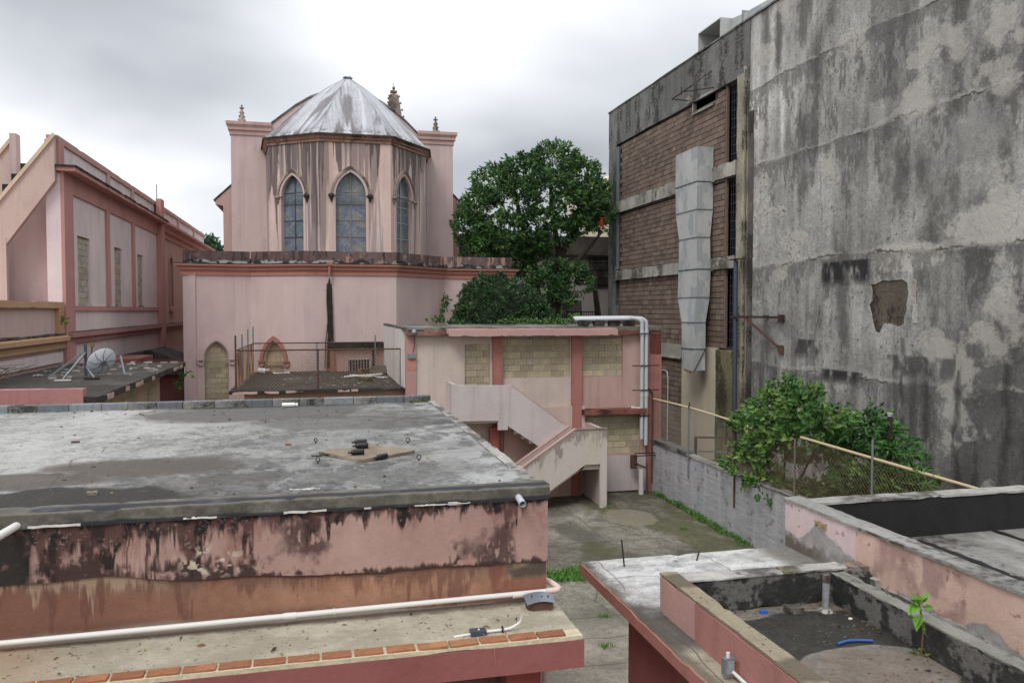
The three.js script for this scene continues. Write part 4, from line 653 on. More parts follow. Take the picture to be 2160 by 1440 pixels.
  part('apse_cornice', sweep(cpath, [[0, 13.14], [0.05, 13.14], [0.05, 13.24], [0.11, 13.28], [0.11, 13.35], [0.17, 13.4], [0.17, 13.42], [0, 13.42]]), tint(GRIME, 0xf7c3b2), C, 'salmon cornice round the apse, blackened by mould'); part('eave_slab', sweep(cpath, [[-0.6, 13.42], [0.24, 13.42], [0.24, 13.475], [-0.6, 13.475]]), tint(GRIME, 0x77736f), C);
  // faceted sheet roof
  { const apex = [1.55, 16.9, -39.5], ring = [[-2.35, -41.2], ...cpath.map((p, i) => { const c = [1.55, -39.3], l = Math.hypot(p[0] - c[0], p[1] - c[1]); return [p[0] + (p[0] - c[0]) / l * 0.12, p[1] + (p[1] - c[1]) / l * 0.12]; }), [5.5, -41.2]]; let u = 0; const roof = new THREE.Group(); roof.name = 'dome_roof'; roof.position.set(0, 13.4, 0); C.add(roof); roof.userData.label = 'faceted weathered grey sheet roof of the apse';
    for (let i = 0; i < ring.length - 1; i++) {
      const a = ring[i], b = ring[i + 1], pos = [], uv = [], N = 12, W = flen(a, b);
      const at = (q, t) => { const r = 1 - t, k = t < 0.9 ? 1 : 1; return [apex[0] + (q[0] - apex[0]) * r, 13.47 + (apex[1] - 13.47) * (t + 0.07 * Math.sin(Math.PI * t) * (0.5 + t)), apex[2] + (q[1] - apex[2]) * r]; };
      const S = MATUV.get(DOME), U = (x, y) => [(x - S.a0) / S.sa, (y - S.b0) / S.sb];
      for (let r = 0; r < N; r++) { const t0 = r / N * 0.985, t1 = (r + 1) / N * 0.985, q = [at(a, t0), at(b, t0), at(b, t1), at(a, t1)], m = u + W / 2, w = [[m - W / 2 * (1 - t0), t0 * 5], [m + W / 2 * (1 - t0), t0 * 5], [m + W / 2 * (1 - t1), t1 * 5], [m - W / 2 * (1 - t1), t1 * 5]]; for (const k of [0, 1, 2, 0, 2, 3]) { pos.push(...q[k]); uv.push(...U(...w[k])); } }
      const g = new THREE.BufferGeometry(); g.setAttribute('position', new THREE.BufferAttribute(new Float32Array(pos), 3)); g.setAttribute('uv', new THREE.BufferAttribute(new Float32Array(uv), 2)); g.computeVertexNormals(); g.userData.uvDone = true; const P = part('roof_facet', g, DOME, roof);
      const rib = []; for (let r = 0; r <= 10; r++) rib.push(at(b, r / 10 * 0.97)); if (i < ring.length - 2) part('rib', tube(rib, 0.022, 20, 5), DOME, P);
      u += W;
    }
    part('apex_cap', new THREE.SphereGeometry(0.2, 10, 6).scale(1.2, 0.35, 1.2).translate(apex[0], apex[1] - 0.02, apex[2]), DOME, roof);
  }
  // lower block
  const LP = [[-4.97, -33.0], [-2.52, -33.3], [-0.46, -32.3], [3.1, -32.3], [5.35, -34.5], [8.38, -34.5]], path = [[-4.97, -46], ...LP, [8.38, -46]];
  const holes = { 0: [arch(1.18, 0.88, 1.0, 3.95, 4.62)], 1: [arch(1.0, 0.82, 1.0, 3.85, 4.62)], 2: [rect(1.64, 2.46, 3.46, 3.95)] };
  for (let k = 0; k < 5; k++) {
    const p0 = LP[k], p1 = LP[k + 1], M = facetM(p0, p1), mat = PINK, F = part('lower_wall', onFacet(extr(rect(0, flen(p0, p1), 0, 7.3), -0.45, 0, 'xy', holes[k] || []), mat, M, k * 3.1), mat, C);
    if (k < 2) {
      const cx = k ? 1.0 : 1.18, w = k ? 0.82 : 0.88, ys = k ? 3.85 : 3.95; part('hood_mould', onFacet(archBand(cx, w + 0.1, ys, ys, 4.68, 0.13, -0.02, k ? 0.1 : 0.07), k ? TERRA : PINK, M), k ? TERRA : PINK, F);
      for (const s of [-1, 1]) part('corbel', onFacet(merge([new THREE.TorusGeometry(0.11, 0.035, 6, 12).translate(cx + s * (w / 2 + 0.13), ys - 0.1, 0.04), box(cx + s * (w / 2 + 0.13) - 0.13, cx + s * (w / 2 + 0.13) + 0.13, ys - 0.03, ys + 0.03, 0, 0.09)]), k ? TERRA : PINKD, M), k ? TERRA : PINKD, F);
      const I = part('infill', onFacet(box(cx - w / 2 - 0.02, cx + w / 2 + 0.02, 1.0, 4.7, -0.4, -0.165), MORTAR, M), MORTAR, F, 'arched opening walled up with bare blocks');
      let row = 0; for (let y = 2.0; y < 4.6; y += 0.2, row++) for (let a = cx - w / 2 - (row % 2 ? 0.2 : 0); a < cx + w / 2; a += 0.4) { const s = Math.max(a, cx - w / 2) + 0.006, e = Math.min(a + 0.4, cx + w / 2) - 0.006; if (e - s < 0.06) continue; const v = new THREE.Vector3((s + e) / 2, y + 0.1, -0.2 + rnd(-0.008, 0.008)).applyMatrix4(M); addBlock('block', I, BLOCKS[Math.floor(rnd(0, 4.99))], e - s, 0.186, 0.1, v.x, v.y, v.z, Math.atan2(-(p1[1] - p0[1]), p1[0] - p0[0])); }
    }
  }
  for (const [a, b] of [[path[0], path[1]], [path[6], path[7]]]) part('lower_return', onFacet(extr(rect(0, flen(a, b), 0, 7.3), -0.45, 0), PINKD, facetM(a, b)), PINKD, C);
  part('lower_cornice', sweep(path, [[0, 7.22], [0.05, 7.22], [0.05, 7.36], [0.13, 7.42], [0.13, 7.5], [0.26, 7.58], [0.26, 7.63], [0, 7.63]]), tint(PLASTER, 0xc98f80), C, 'salmon cornice of the lower block'); part('cornice_ledge', sweep(path, [[-0.4, 7.63], [0.27, 7.63], [0.26, 7.67], [-0.4, 7.70]]), tint(GRIME, 0x6b6a62), C, 'black mossy ledge on the cornice');
  let r2 = 0; for (let k = 0; k < path.length - 1; k++) { const a = path[k].slice(), b = path[k + 1].slice(), L = flen(a, b); part('blocking_course', onFacet(extr(rect(0, L, 7.6, 8.16), -0.32, -0.06), CAPSTAIN, facetM(a, b), k > 0 && k < 6 ? r2 : r2 + 3), CAPSTAIN, C, 'low mould-stained parapet above the cornice'); if (k > 0) r2 += L; }
  part('lower_roof', extr([[-4.9, -46], ...LP.map((p) => [p[0], p[1] - 0.2]), [8.3, -46]], 7.55, 7.9, 'xz'), CONCD, C);
  // broken downpipe with its long mould streak
  { const D = part('downpipe', [cyl([0.5, 7.2, -32.12], [0.52, 7.68, -32.1], 0.06, 8), box(0.4, 0.64, 7.6, 7.72, -32.25, -32.02)], TERRA, C, 'stub of a salmon downpipe'); part('root_mat', rbox(0.40, 0.60, 3.6, 6.9, -32.3, -32.262, 0.09, 0.045), tint(GRIME, 0x8d8074), D, 'dark mould and dead roots down the wall'); for (const [a, b, m] of [[0.40, 0.34, 3.6], [0.58, 0.63, 3.7], [0.47, 0.44, 3.5], [0.53, 0.56, 4.3]]) part('root', tube([[0.5, 7.1, -32.2], [a, 6.4, -32.22], [a + 0.03, 5.4, -32.22], [b, 4.6, -32.22], [b - 0.03, m, -32.22]], 0.02, 20, 5), tint(GRIME, 0x6a5f56), D); }
  // lean-to with barred opening at the foot of the apse
  { const T = part('lean_to', [extr(rect(0.55, 2.6, 3.4, 4.42), -31.85, -31.75, 'xy', [rect(1.18, 2.0, 3.46, 3.95)]), box(0.55, 0.65, 3.4, 4.42, -32.3, -31.85), box(2.5, 2.6, 3.4, 4.42, -32.3, -31.85)], SALMON, C, 'low salmon lean-to with a mossy slab top'); part('slab_top', rbox(0.4, 2.66, 4.42, 4.6, -32.3, -31.55, 0.15, 0.02), tint(GRIME, 0x5b5a50), T); part('pier', box(0.5, 0.66, 3.4, 4.42, -31.75, -31.66), TERRA, T); for (let i = 0; i < 8; i++) part('bar', box(1.2 + i * 0.112, 1.222 + i * 0.112, 3.46, 3.95, -31.73, -31.71), PVCG, T); part('bar_rail', [box(1.14, 2.04, 3.95, 3.98, -31.735, -31.7), box(1.14, 1.17, 3.44, 3.98, -31.735, -31.7), box(2.01, 2.04, 3.44, 3.98, -31.735, -31.7)], PVCG, T); part('stain_patch', rbox(2.1, 2.2, 3.6, 4.3, -31.755, -31.742, 0.06, 0.012), tint(GRIME, 0x4d3a34), T); }
}
function sweepArc(pts, z0, z1) { const top = pts.map(([x, y]) => [x, y + 0.09]); return extr([...pts, ...top.reverse()], z0, z1); }

// ---------- long pink nave building on the left ----------
{
  const N = thing('pink_nave', 'long pink building with blocked slit windows on the left', 'building', [-9, 0, -42]); const X = -7.5;
  const wins = [[-30.2, -28.75], [-34.9, -33.65], [-38.95, -37.75]];
  part('side_wall', extr(rect(-42.1, -27.05, 0, 10.0), X - 0.4, X, 'zy', wins.map(([a, b]) => rect(a, b, 6.06, 8.28))), PINKN, N, 'pink side wall with three slit windows walled up');
  for (const [a, b] of wins) blockFill(N, 'x', a, b, 6.06, 8.24, X - 0.07, { len: 0.5, mats: BLOCKG, t: 0.1 });
  for (const [a, b] of wins) part('rough_sill', rbox(X - 0.1, X + 0.012, 5.98, 6.08, a - 0.05, b + 0.05, 0.12, 0.02), GRIME, N);
  part('far_side_wall', extr(rect(-62, -42.9, 0, 10.4), X - 0.4, X, 'zy', [roundArch(-45.9, 0.95, 6.05, 8.2), roundArch(-50.5, 0.95, 6.05, 8.2), roundArch(-55, 0.95, 6.05, 8.2)]), SALMON, N);
  for (const zc of [-45.9, -50.5]) { blockFill(N, 'x', zc - 0.48, zc + 0.48, 6.05, 7.7, X - 0.1, { mats: BLOCKG, t: 0.1 }); part('arch_head', extr(roundArch(zc, 0.98, 7.7, 8.2), X - 0.16, X - 0.08, 'zy'), SALMON, N); part('arch_trim', extr(roundArch(zc, 1.25, 5.95, 8.22), X - 0.02, X + 0.05, 'zy', [roundArch(zc, 0.95, 6.05, 8.2)]), NTERRA, N); part('sill', box(X, X + 0.14, 5.8, 5.95, zc - 0.65, zc + 0.65), NTERRA, N); }
  for (const [z0, z1, d, y0, y1] of [[-28.0, -27.05, 0.10, 0, 10.06], [-32.75, -32.3, 0.08, 6.02, 9.6], [-37.0, -36.6, 0.08, 6.02, 9.6], [-42.9, -42.1, 0.24, 0, 11.25]]) part('pilaster', rbox(X, X + d, y0, y1, z0, z1, 0.5, 0.006), NTERRA, N);
  part('frieze', box(X, X + 0.06, 9.5, 10.06, -42.1, -28.0), NTERRA, N); part('sill_band', box(X, X + 0.06, 5.84, 6.0, -42.1, -28.0), NTERRA, N);
  part('eave_slab', rbox(X - 0.3, X + 0.46, 10.06, 10.18, -42.6, -26.9, 0.3, 0.012), NTERRA, N, 'terracotta eave slab with black edge'); part('eave_cap', rbox(X - 0.3, X + 0.5, 10.18, 10.23, -42.7, -26.85, 0.25, 0.014), tint(GRIME, 0x565250), N);
  part('parapet', extr(rect(-60, -27.05, 10.0, 11.02), X - 0.35, X - 0.1, 'zy'), PINKN, N); part('parapet_band', rbox(X - 0.36, X - 0.04, 10.94, 11.14, -60, -27.05, 0.4, 0.008), tint(PLASTER, soft(0xcc8f80)), N);
  for (const z of [-27.3, -33.2, -37.3, -49, -55]) part('parapet_post', box(X - 0.1, X - 0.04, 10.23, 10.94, z - 0.25, z + 0.2), SALMON, N);
  part('far_cornice', sweep([[X, -42.9], [X, -62]], [[0, 9.5], [0.06, 9.5], [0.06, 9.7], [0.2, 9.8], [0.2, 9.95], [0.42, 10.1], [0.42, 10.22], [0, 10.22]]), NTERRA, N, 'moulded terracotta cornice of the far bays');
  part('rod', cyl([X, 11.2, -42.4], [X, 11.95, -42.4], 0.02, 5), STEELD, N);
  part('low_cornice', sweep([[X, -27.2], [X, -62]], [[0, 4.78], [0.1, 4.82], [0.1, 4.95], [0.22, 5.02], [0.22, 5.16], [0, 5.2]]), tint(PLASTER, soft(0xc27f78)), N, 'moulded terracotta string course'); part('cornice_dirt', rbox(X, X + 0.2, 5.165, 5.2, -60, -27.3, 0.3, 0.012), tint(GRIME, 0xb0a69c), N);
  part('lower_pilaster', box(X, X + 0.12, 0, 4.8, -27.9, -27.2), NTERRA, N);
  // gable end with the sloping stair parapets
  part('end_wall', extr([[-14, 0], [X - 0.41, 0], [X - 0.41, 10.0], [-10.9, 5.7], [-14, 5.7]], -27.9, -27.6), PINKD, N); part('end_wall_edge', box(X - 0.41, X - 0.02, 0, 11.0, -27.6, -27.06), NTERRA, N);
  const rake = (x, z, y, lab) => { const g = part('raking_parapet', extr([[x, y], [x - 0.06, y + 0.02], [x - 3.4, y - 4.5], [x - 3.4, y - 6.2], [x, y - 1.35]], z - 0.22, z), tint(PLASTER, soft(0xd9b3a6)), N, lab); part('coping', bar([x + 0.02, y + 0.03, z - 0.1], [x - 3.4, y - 4.49, z - 0.1], 0.34, 0.1), tint(PLASTER, soft(0xe6c39b)), g); return g; };
  rake(X - 0.08, -26.82, 11.08, 'sloping pink parapet with cream coping at the nave corner'); rake(-9.42, -29.3, 11.5, 'second sloping parapet farther left with cream coping');
  part('rake_end', box(-9.55, -9.36, 9.6, 11.55, -29.6, -29.2), PINKD, N); part('rake_base', box(-13, -8.92, 6, 8.0, -26.98, -26.8), tint(PLASTER, soft(0xd9b3a6)), N);
  const st = []; for (let i = 0; i < 9; i++) st.push(box(-8.9 - i * 0.26, -8.3 - i * 0.26, 9.9 - i * 0.33 - 0.6, 10.42 - i * 0.33, -29.2, -28.1)); part('dark_steps', st, BITUMEN, N, 'stair flight side coloured black as a silhouette between the sloping parapets');  // black of the steps stands for the shaded silhouette of the flight
  part('body', box(-16, X - 0.41, 0, 8.2, -61.5, -27.91), PINKD, N);
  // low wing in front, ochre trim
  const W = thing('ochre_wing', 'low wing with ochre trim in front of the pink nave', 'building', [-8, 0, -21]);
  part('wall', box(-12, X - 0.06, 0, 6.0, -26.75, -13), tint(PLASTER, soft(0xdcb4a8)), W); part('top_band', rbox(X - 0.5, X + 0.06, 5.92, 6.1, -27.0, -13, 0.4, 0.008), OCHRE, W); part('end_band', rbox(X - 0.06, X + 0.05, 5.05, 5.92, -27.0, -26.5, 0.3, 0.008), OCHRE, W);
  part('cornice', sweep([[X, -13], [X, -27.02]], [[-0.1, 4.7], [0.08, 4.72], [0.08, 4.88], [0.2, 4.94], [0.2, 5.06], [0.12, 5.1], [-0.1, 5.12]]), OCHRE, W, 'ochre moulded cornice'); part('gutter_dirt', rbox(X - 0.05, X + 0.13, 5.1, 5.17, -26.9, -13, 0.2, 0.03), tint(GRIME, 0x948a82), W); part('plinth_band', box(X - 0.06, X + 0.02, 4.3, 4.6, -26.9, -13), PINKN, W);
  const T = thing('wall_fern', 'tiny fern sprouting from the ochre trim corner', 'plant', [X + 0.08, 5.5, -26.7]); part('fronds', leafSpray(26, 0.16, [[X + 0.1, 5.55, -26.7]], [0x6a7a2c, 0x86903a]), LEAF(), T);
}
function roundArch(c, w, y0, ys, n = 10) { const p = [[c - w / 2, y0], [c + w / 2, y0]]; for (let i = 0; i <= n; i++) { const a = Math.PI * i / n; p.push([c + Math.cos(a) * w / 2, ys + Math.sin(a) * w / 2]); } return p; }

// ---------- flat-roofed shed with the dish ----------
{
  const S = thing('shed', 'low shed with black flat roof below the pink nave', 'shed', [-5.8, 0, -22]);
  part('roof_slab', rbox(-7.45, -4.1, 4.06, 4.2, -27.6, -16.9, 0.2, 0.016), DARKROOF, S, 'black weathered flat roof slab'); part('front_parapet', rbox(-9, -4.36, 4.0, 4.36, -17.1, -16.86, 0.2, 0.02), tint(PLASTER, soft(0xd1807c)), S, 'pink painted front edge'); for (const [z, l] of [[-17.6, 0.5], [-19.2, 0.3], [-20.2, 0.8], [-22.1, 0.35], [-25.3, 0.9], [-26.4, 0.5]]) part('edge_flake', rbox(-4.1, -4.085, 4.07, 4.17, z - l, z, 0.12, 0.02), SALMON, S);
  part('wall', box(-9, -4.75, 0, 4.06, -26.8, -17.5), tint(PLASTER, soft(0xdcae90)), S); part('front_wall', box(-9, -4.6, 0, 4.0, -17.5, -17.2), OCHRE, S); for (const [a, b] of [[-20.7, -19.4], [-23.6, -21.9], [-26.1, -24.9]]) blockFill(S, 'x', a, b, 2.6, 3.95, -4.735, { t: 0.06 });
  const dn = []; for (let i = 0; i < 46; i++) { const x = -7.2 + rnd(0, 2.9), z = -27.4 + Math.pow(rnd(), 1.6) * 6; dn.push(rbox(x, x + rnd(0.05, 0.25), 4.2, 4.2 + rnd(0.01, 0.05), z, z + rnd(0.05, 0.16), 0.1, 0.02)); } solo('roof_litter', dn, GREYP, 'scattered pale rubble on the black shed roof', 'rubble', null, 'stuff');
  solo('dry_branches', [[-7.3, -19], [-7.1, -20.4], [-6.9, -18.6], [-7.3, -21]].flatMap(([x, z]) => [0, 1, 2, 3].map((i) => tube([[x, 4.2, z], [x + rnd(-0.2, 0.4), 4.35 + rnd(0, 0.25), z + rnd(-0.3, 0.3)], [x + rnd(0.1, 0.8), 4.3 + rnd(0, 0.3), z + rnd(-0.6, 0.6)]], 0.008, 8, 4))), tint(GRAIN, 0x7d6c58), 'tangle of dry twigs at the shed roof left end', 'branches', null, 'stuff');
  part('ground_kerb', rbox(-4.6, -2.2, 2.3, 2.62, -26.4, -25.6, 0.2, 0.03), tint(GRIME, 0x6b6660), S);
  // satellite dish lying on its mount
  const D = thing('satellite_dish', 'white and grey satellite dish toppled on the black shed roof', 'satellite dish', [-5.4, 4.2, -22.2]);
  const Q = new THREE.Matrix4().compose(new THREE.Vector3(-5.3, 4.58, -22.2), new THREE.Quaternion().setFromUnitVectors(new THREE.Vector3(0, 1, 0), new THREE.Vector3(-0.58, 0.36, -0.73).normalize()), new THREE.Vector3(0.6, 0.6, 0.6));
  const pr = []; for (let i = 0; i <= 10; i++) pr.push(new THREE.Vector2(0.62 * i / 10, -0.16 + 0.16 * (i / 10) ** 2)); for (let i = 10; i >= 0; i--) pr.push(new THREE.Vector2(0.62 * i / 10, -0.175 + 0.16 * (i / 10) ** 2)); const dish = new THREE.LatheGeometry(pr, 32); dish.scale(1, 1, 0.9); dish.applyMatrix4(Q); part('reflector', dish, flat(0xd6dade, 0.5), D);
  part('rim', new THREE.TorusGeometry(0.62, 0.014, 6, 40).rotateX(Math.PI / 2).scale(1, 1, 0.9).applyMatrix4(Q), STEELD, D); const ribs = []; for (let k = 0; k < 8; k++) { const a = k * Math.PI / 4; ribs.push(tube([[Math.cos(a) * 0.08, -0.2, Math.sin(a) * 0.08], [Math.cos(a + 0.25) * 0.34, -0.145, Math.sin(a + 0.25) * 0.31], [Math.cos(a) * 0.6, -0.02, Math.sin(a) * 0.54]], 0.011, 8, 4).applyMatrix4(Q)); } for (const r of ribs) part('back_rib', r, STEELD, D); part('hub', new THREE.CylinderGeometry(0.1, 0.13, 0.1, 10).translate(0, -0.22, 0).applyMatrix4(Q), STEEL, D);
  part('mast', bar([-5.62, 4.22, -22.05], [-5.62, 5.02, -22.05], 0.06), STEELD, D); for (const [p, q] of [[[-5.62, 4.85, -22.05], [-6.35, 4.22, -21.6]], [[-5.62, 4.8, -22.05], [-5.85, 4.22, -21.0]], [[-5.62, 4.45, -22.05], [-5.25, 4.22, -21.3]], [[-4.85, 4.7, -22.2], [-4.72, 4.24, -22.0]]]) part('leg', bar(p, q, 0.04), STEEL, D); part('feed', [box(-5.5, -5.42, 4.95, 5.05, -22.1, -22.0), cyl([-5.5, 4.75, -22.1], [-5.46, 5.0, -22.05], 0.02)], tint(GRAIN, 0x8d7a4c), D); part('foot', box(-5.4, -5.1, 4.2, 4.25, -21.2, -21.0), BLACK, D); part('foot', box(-6.0, -5.65, 4.2, 4.225, -20.95, -20.85), WHITEP, D);
}
{ // dark gap between nave and church: maroon outbuilding
  const M = thing('maroon_outbuilding', 'dark maroon lean-to in the narrow gap beside the church', 'shed', [-6.2, 0, -34]); part('wall', box(-7.45, -5.05, 0, 3.4, -36, -33.4), MAROON, M); part('roof', extr([[-7.45, 3.4], [-5.02, 3.4], [-5.02, 3.9], [-6.2, 4.35], [-7.45, 4.1]], -36.2, -33.0), tint(GRIME, 0x5b5654), M); part('fascia', box(-6.1, -5.02, 3.7, 4.0, -33.1, -32.95), MAROON, M); part('door_panel', box(-7.0, -6.3, 0.2, 3.0, -33.4, -33.36), tint(PLASTER, soft(0x5e2c2c)), M); part('shed_curb', rbox(-6.7, -5.6, 4.06, 4.3, -30.5, -28.2, 0.2, 0.03), MAROON, M);
  const P = thing('gap_weed', 'bright green weed hanging at the shed roof corner', 'plant', [-4.2, 3.6, -27.4]); part('leaves', leafSpray(60, 0.14, [[-4.15, 3.75, -27.5], [-4.3, 3.6, -27.4], [-4.0, 3.85, -27.6], [-4.25, 3.35, -27.4]], [0x3f6a24, 0x5b8a2c]), LEAF(), P);
}

// ---------- annex terrace with its fence ----------
{
  const A = thing('annex', 'low annex with dark flat roof terrace before the church apse', 'annex', [0, 0, -28]);
  part('roof_slab', rbox(-2.5, 2.62, 3.4, 3.5, -32.2, -24.6, 0.2, 0.016), tint(DARKROOF, 0xece6dc), A, 'dark dirty roof slab'); for (const [x, l] of [[-2.4, 0.7], [-1.5, 0.4], [-0.9, 0.5], [0.6, 0.35], [1.0, 0.2]]) part('edge_flake', rbox(x, x + l, 3.41, 3.48, -24.6, -24.585, 0.12, 0.015), SALMON, A); part('wall', box(-2.1, 2.6, 0, 3.4, -32.0, -24.95), tint(PLASTER, soft(0xd5a27c)), A);
  const F = thing('rusty_fence', 'rusty chain link fence round the annex roof terrace', 'fence', [0, 3.5, -27]);
  linkMesh(F, [-2.32, -24.75], [2.55, -24.75], 3.55, 4.66, RWIRE, 0.1, 0.0042); linkMesh(F, [-2.3, -31.5], [-2.3, -24.75], 3.55, 4.6, RWIRE, 0.1, 0.0042); linkMesh(F, [-2.25, -31.6], [2.5, -31.6], 3.5, 4.6, RWIRE, 0.11, 0.004);
  part('rail', cyl([-2.32, 4.68, -24.75], [2.58, 4.68, -24.75], 0.022), RUST, F); part('rail', cyl([-2.3, 4.62, -31.55], [2.5, 4.62, -31.6], 0.022), RUST, F); part('rail', cyl([-2.31, 4.68, -24.75], [-2.3, 4.62, -31.5], 0.02), RUST, F);
  for (const [x, z, y] of [[-2.31, -24.75, 5.12], [-2.31, -26.9, 5.1], [-2.3, -29.0, 5.2], [-2.3, -31.4, 5.25]]) part('post', cyl([x, 3.45, z], [x, y, z], 0.026), z < -26 ? STEEL : RUST, F); part('post', cyl([0.03, 3.45, -24.75], [0.03, 4.7, -24.75], 0.026), RUST, F); part('post', cyl([2.5, 3.45, -24.8], [2.5, 4.66, -24.8], 0.026), STEEL, F); part('post', cyl([0.0, 3.45, -31.6], [0.0, 4.6, -31.6], 0.026), STEEL, F); part('post', cyl([2.2, 3.45, -31.5], [2.2, 4.9, -31.5], 0.026), STEEL, F);
  solo('white_board', [bar([0.95, 3.55, -28.6], [2.2, 3.66, -28.1], 0.18, 0.04)], WHITEP, 'long white board lying crosswise on the annex terrace', 'board'); solo('white_board', [bar([1.2, 3.53, -29.4], [2.3, 3.55, -27.9], 0.2, 0.04)], WHITEP, 'second white board under the crossed one on the terrace', 'board');
  solo('plastic_jug', [new THREE.CylinderGeometry(0.1, 0.11, 0.26, 10).rotateZ(1.4).translate(-2.0, 3.61, -31.2), cyl([-1.85, 3.62, -31.2], [-1.72, 3.64, -31.2], 0.04)], WHITEP, 'white plastic jug in the far left terrace corner', 'jug'); solo('white_rag', rbox(-1.6, -1.0, 3.5, 3.54, -31.3, -31.1, 0.08, 0.03), WHITEP, 'white rag strewn along the back of the terrace', 'rag'); solo('brick_lump', rbox(1.5, 2.0, 3.5, 3.66, -30.4, -30.2, 0.1, 0.03), tint(GRIME, 0xb08a62), 'tan rubble lump below the barred opening', 'rubble');
  const ch = []; for (let i = 0; i < 46; i++) { const x = rnd(-1.4, 2.4), z = rnd(-29.5, -25.2); const s = rnd(0.015, 0.07); ch.push(rbox(x, x + s * 1.8, 3.5, 3.5 + s * 0.25, z, z + s, 0.06, 0.012)); } solo('terrace_litter', ch, GREYP, 'white paint flakes strewn over the annex terrace', 'litter', null, 'stuff');
  const R = thing('grey_pile', 'heap of dusty grey debris in the terrace right corner', 'rubble', [2.3, 3.5, -30.5]); part('heap', new THREE.IcosahedronGeometry(0.45, 3).scale(1, 0.6, 1.6).translate(2.3, 3.55, -30.4), tint(GRIME, 0x8a837c), R); solo('moss_tray', rbox(1.35, 1.8, 3.5, 3.6, -27.3, -26.9, 0.1, 0.02), tint(GRIME, 0x66703a), 'small moss-grown tray among the boards', 'tray');
}

// ---------- two-storey building with blocked windows ----------
{
  const B = thing('stair_building', 'two-storey pink building with block-filled windows behind the outside stair', 'building', [6.7, 0, -26.5]); const Z = -24.2;
  const up = [rect(4.39, 5.17, 2.62, 4.82), rect(5.57, 7.76, 3.76, 5.06), rect(8.16, 9.52, 3.76, 5.06), rect(8.27, 10.14, 1.25, 2.52)];
  part('front_wall', extr(rect(2.9, 8.11, 0, 5.22), Z - 0.3, Z, 'xy', up.slice(0, 2)), CREAM, B, 'beige plastered front wall'); part('front_wall', extr(rect(8.11, 10.34, 0, 5.22), Z - 0.3, Z, 'xy', up.slice(2)), SALMON, B, 'pink plastered right bay');
  part('lower_paint', box(8.13, 10.34, 0.02, 1.2, Z, Z + 0.006), STEPWHITE, B);
  blockFill(B, 'z', 4.39, 5.17, 2.62, 4.82, Z - 0.06); blockFill(B, 'z', 5.57, 7.76, 3.76, 5.06, Z - 0.06); blockFill(B, 'z', 8.16, 9.52, 3.76, 5.06, Z - 0.06); blockFill(B, 'z', 8.27, 10.14, 1.25, 2.52, Z - 0.06);
  part('pilaster', box(5.25, 5.53, 0, 5.2, Z, Z + 0.14), TERRA, B); part('pilaster', box(7.79, 8.11, 0, 5.2, Z, Z + 0.14), TERRA, B); part('left_pier', rbox(2.6, 2.9, 0, 5.3, Z - 0.3, Z + 0.06, 0.3, 0.008), tint(PLASTER, soft(0xcd8d86)), B); part('pier_patch', rbox(2.61, 2.9, 4.05, 4.4, Z + 0.06, Z + 0.07, 0.1, 0.01), tint(PLASTER, soft(0xd7836c)), B); part('right_pier', rbox(10.34, 10.82, 0, 5.34, Z - 0.3, Z + 0.10, 0.3, 0.008), tint(PLASTER, soft(0xbf6e60)), B); part('damp_patch', rbox(10.42, 10.8, 4.45, 5.1, Z + 0.10, Z + 0.108, 0.07, 0.012), tint(GRIME, 0xb5695e), B);
  part('ledge', rbox(8.11, 10.2, 2.58, 2.74, Z, Z + 0.42, 0.14, 0.016), tint(GRIME, 0xc58076), B, 'small stained ledge over the lower window'); solo('paper_scrap', rbox(9.75, 10.05, 2.74, 2.765, Z + 0.1, Z + 0.3, 0.08, 0.02), WHITEP, 'white paper scrap on the small ledge', 'paper');
  part('body', box(2.62, 10.78, 0, 5.2, -29.2, Z - 0.3), CREAM, B); part('plinth_strip', box(8.2, 10.3, 0, 0.05, Z, Z + 0.02), tint(GRIME, 0x7d766c), B);  // thin darker cement strip along the foot of the right bay
  const R = part('roof_slab', rbox(2.6, 10.84, 5.22, 5.34, -29.3, -24.0, 0.25, 0.012), tint(GRIME, 0xb9b4aa), B, 'grey flat roof slab'); part('canopy', rbox(3.8, 9.12, 5.16, 5.30, -24.0, -23.62, 0.16, 0.010), tint(PLASTER, soft(0xd49a92)), R); part('canopy_fascia', wavy(3.8, 9.12, 5.08, 5.27, -23.62, -23.58), tint(PLASTER, soft(0xd49a92)), R, 'pink scalloped canopy edge'); part('roof_edge', rbox(2.6, 3.85, 5.1, 5.23, -24.1, -23.95, 0.12, 0.012), tint(GRIME, 0xd59c92), R); part('roof_edge', rbox(9.1, 10.3, 5.08, 5.23, -24.1, -23.95, 0.12, 0.014), tint(GRIME, 0xc98478), R);
  // peeling white side
  const S = part('side_wall', box(2.55, 2.62, 3.5, 5.3, -31.2, -24.5), WHITEP, B, 'peeling white boarded side'); for (let i = 0; i < 9; i++) part('board', rbox(2.5, 2.55, 3.52, 5.28, -31.1 + i * 0.73, -30.42 + i * 0.73, 0.3, 0.012), i === 5 ? CREAMWALL : WHITEP, S); part('edge_trim', rbox(2.5, 2.64, 5.28, 5.36, -31.2, -24.2, 0.2, 0.012), tint(GRIME, 0x9c9c98), S);
  const Lp = thing('flood_lamp', 'small unlit metal lamp fixed at the roof corner', 'lamp', [2.85, 5.1, -23.95]); part('head', new THREE.SphereGeometry(0.09, 10, 8).translate(2.82, 5.2, -23.95), STEEL, Lp); part('arm', bar([2.62, 5.3, -23.98], [3.1, 5.3, -23.98], 0.04), STEEL, Lp); part('wire', tube([[2.82, 5.1, -23.98], [2.84, 4.8, -24.1], [2.8, 4.6, -24.12]], 0.01, 8, 4), BLACK, Lp); part('box', box(2.64, 2.88, 4.42, 4.56, -24.13, -24.06), STEEL, Lp);
}
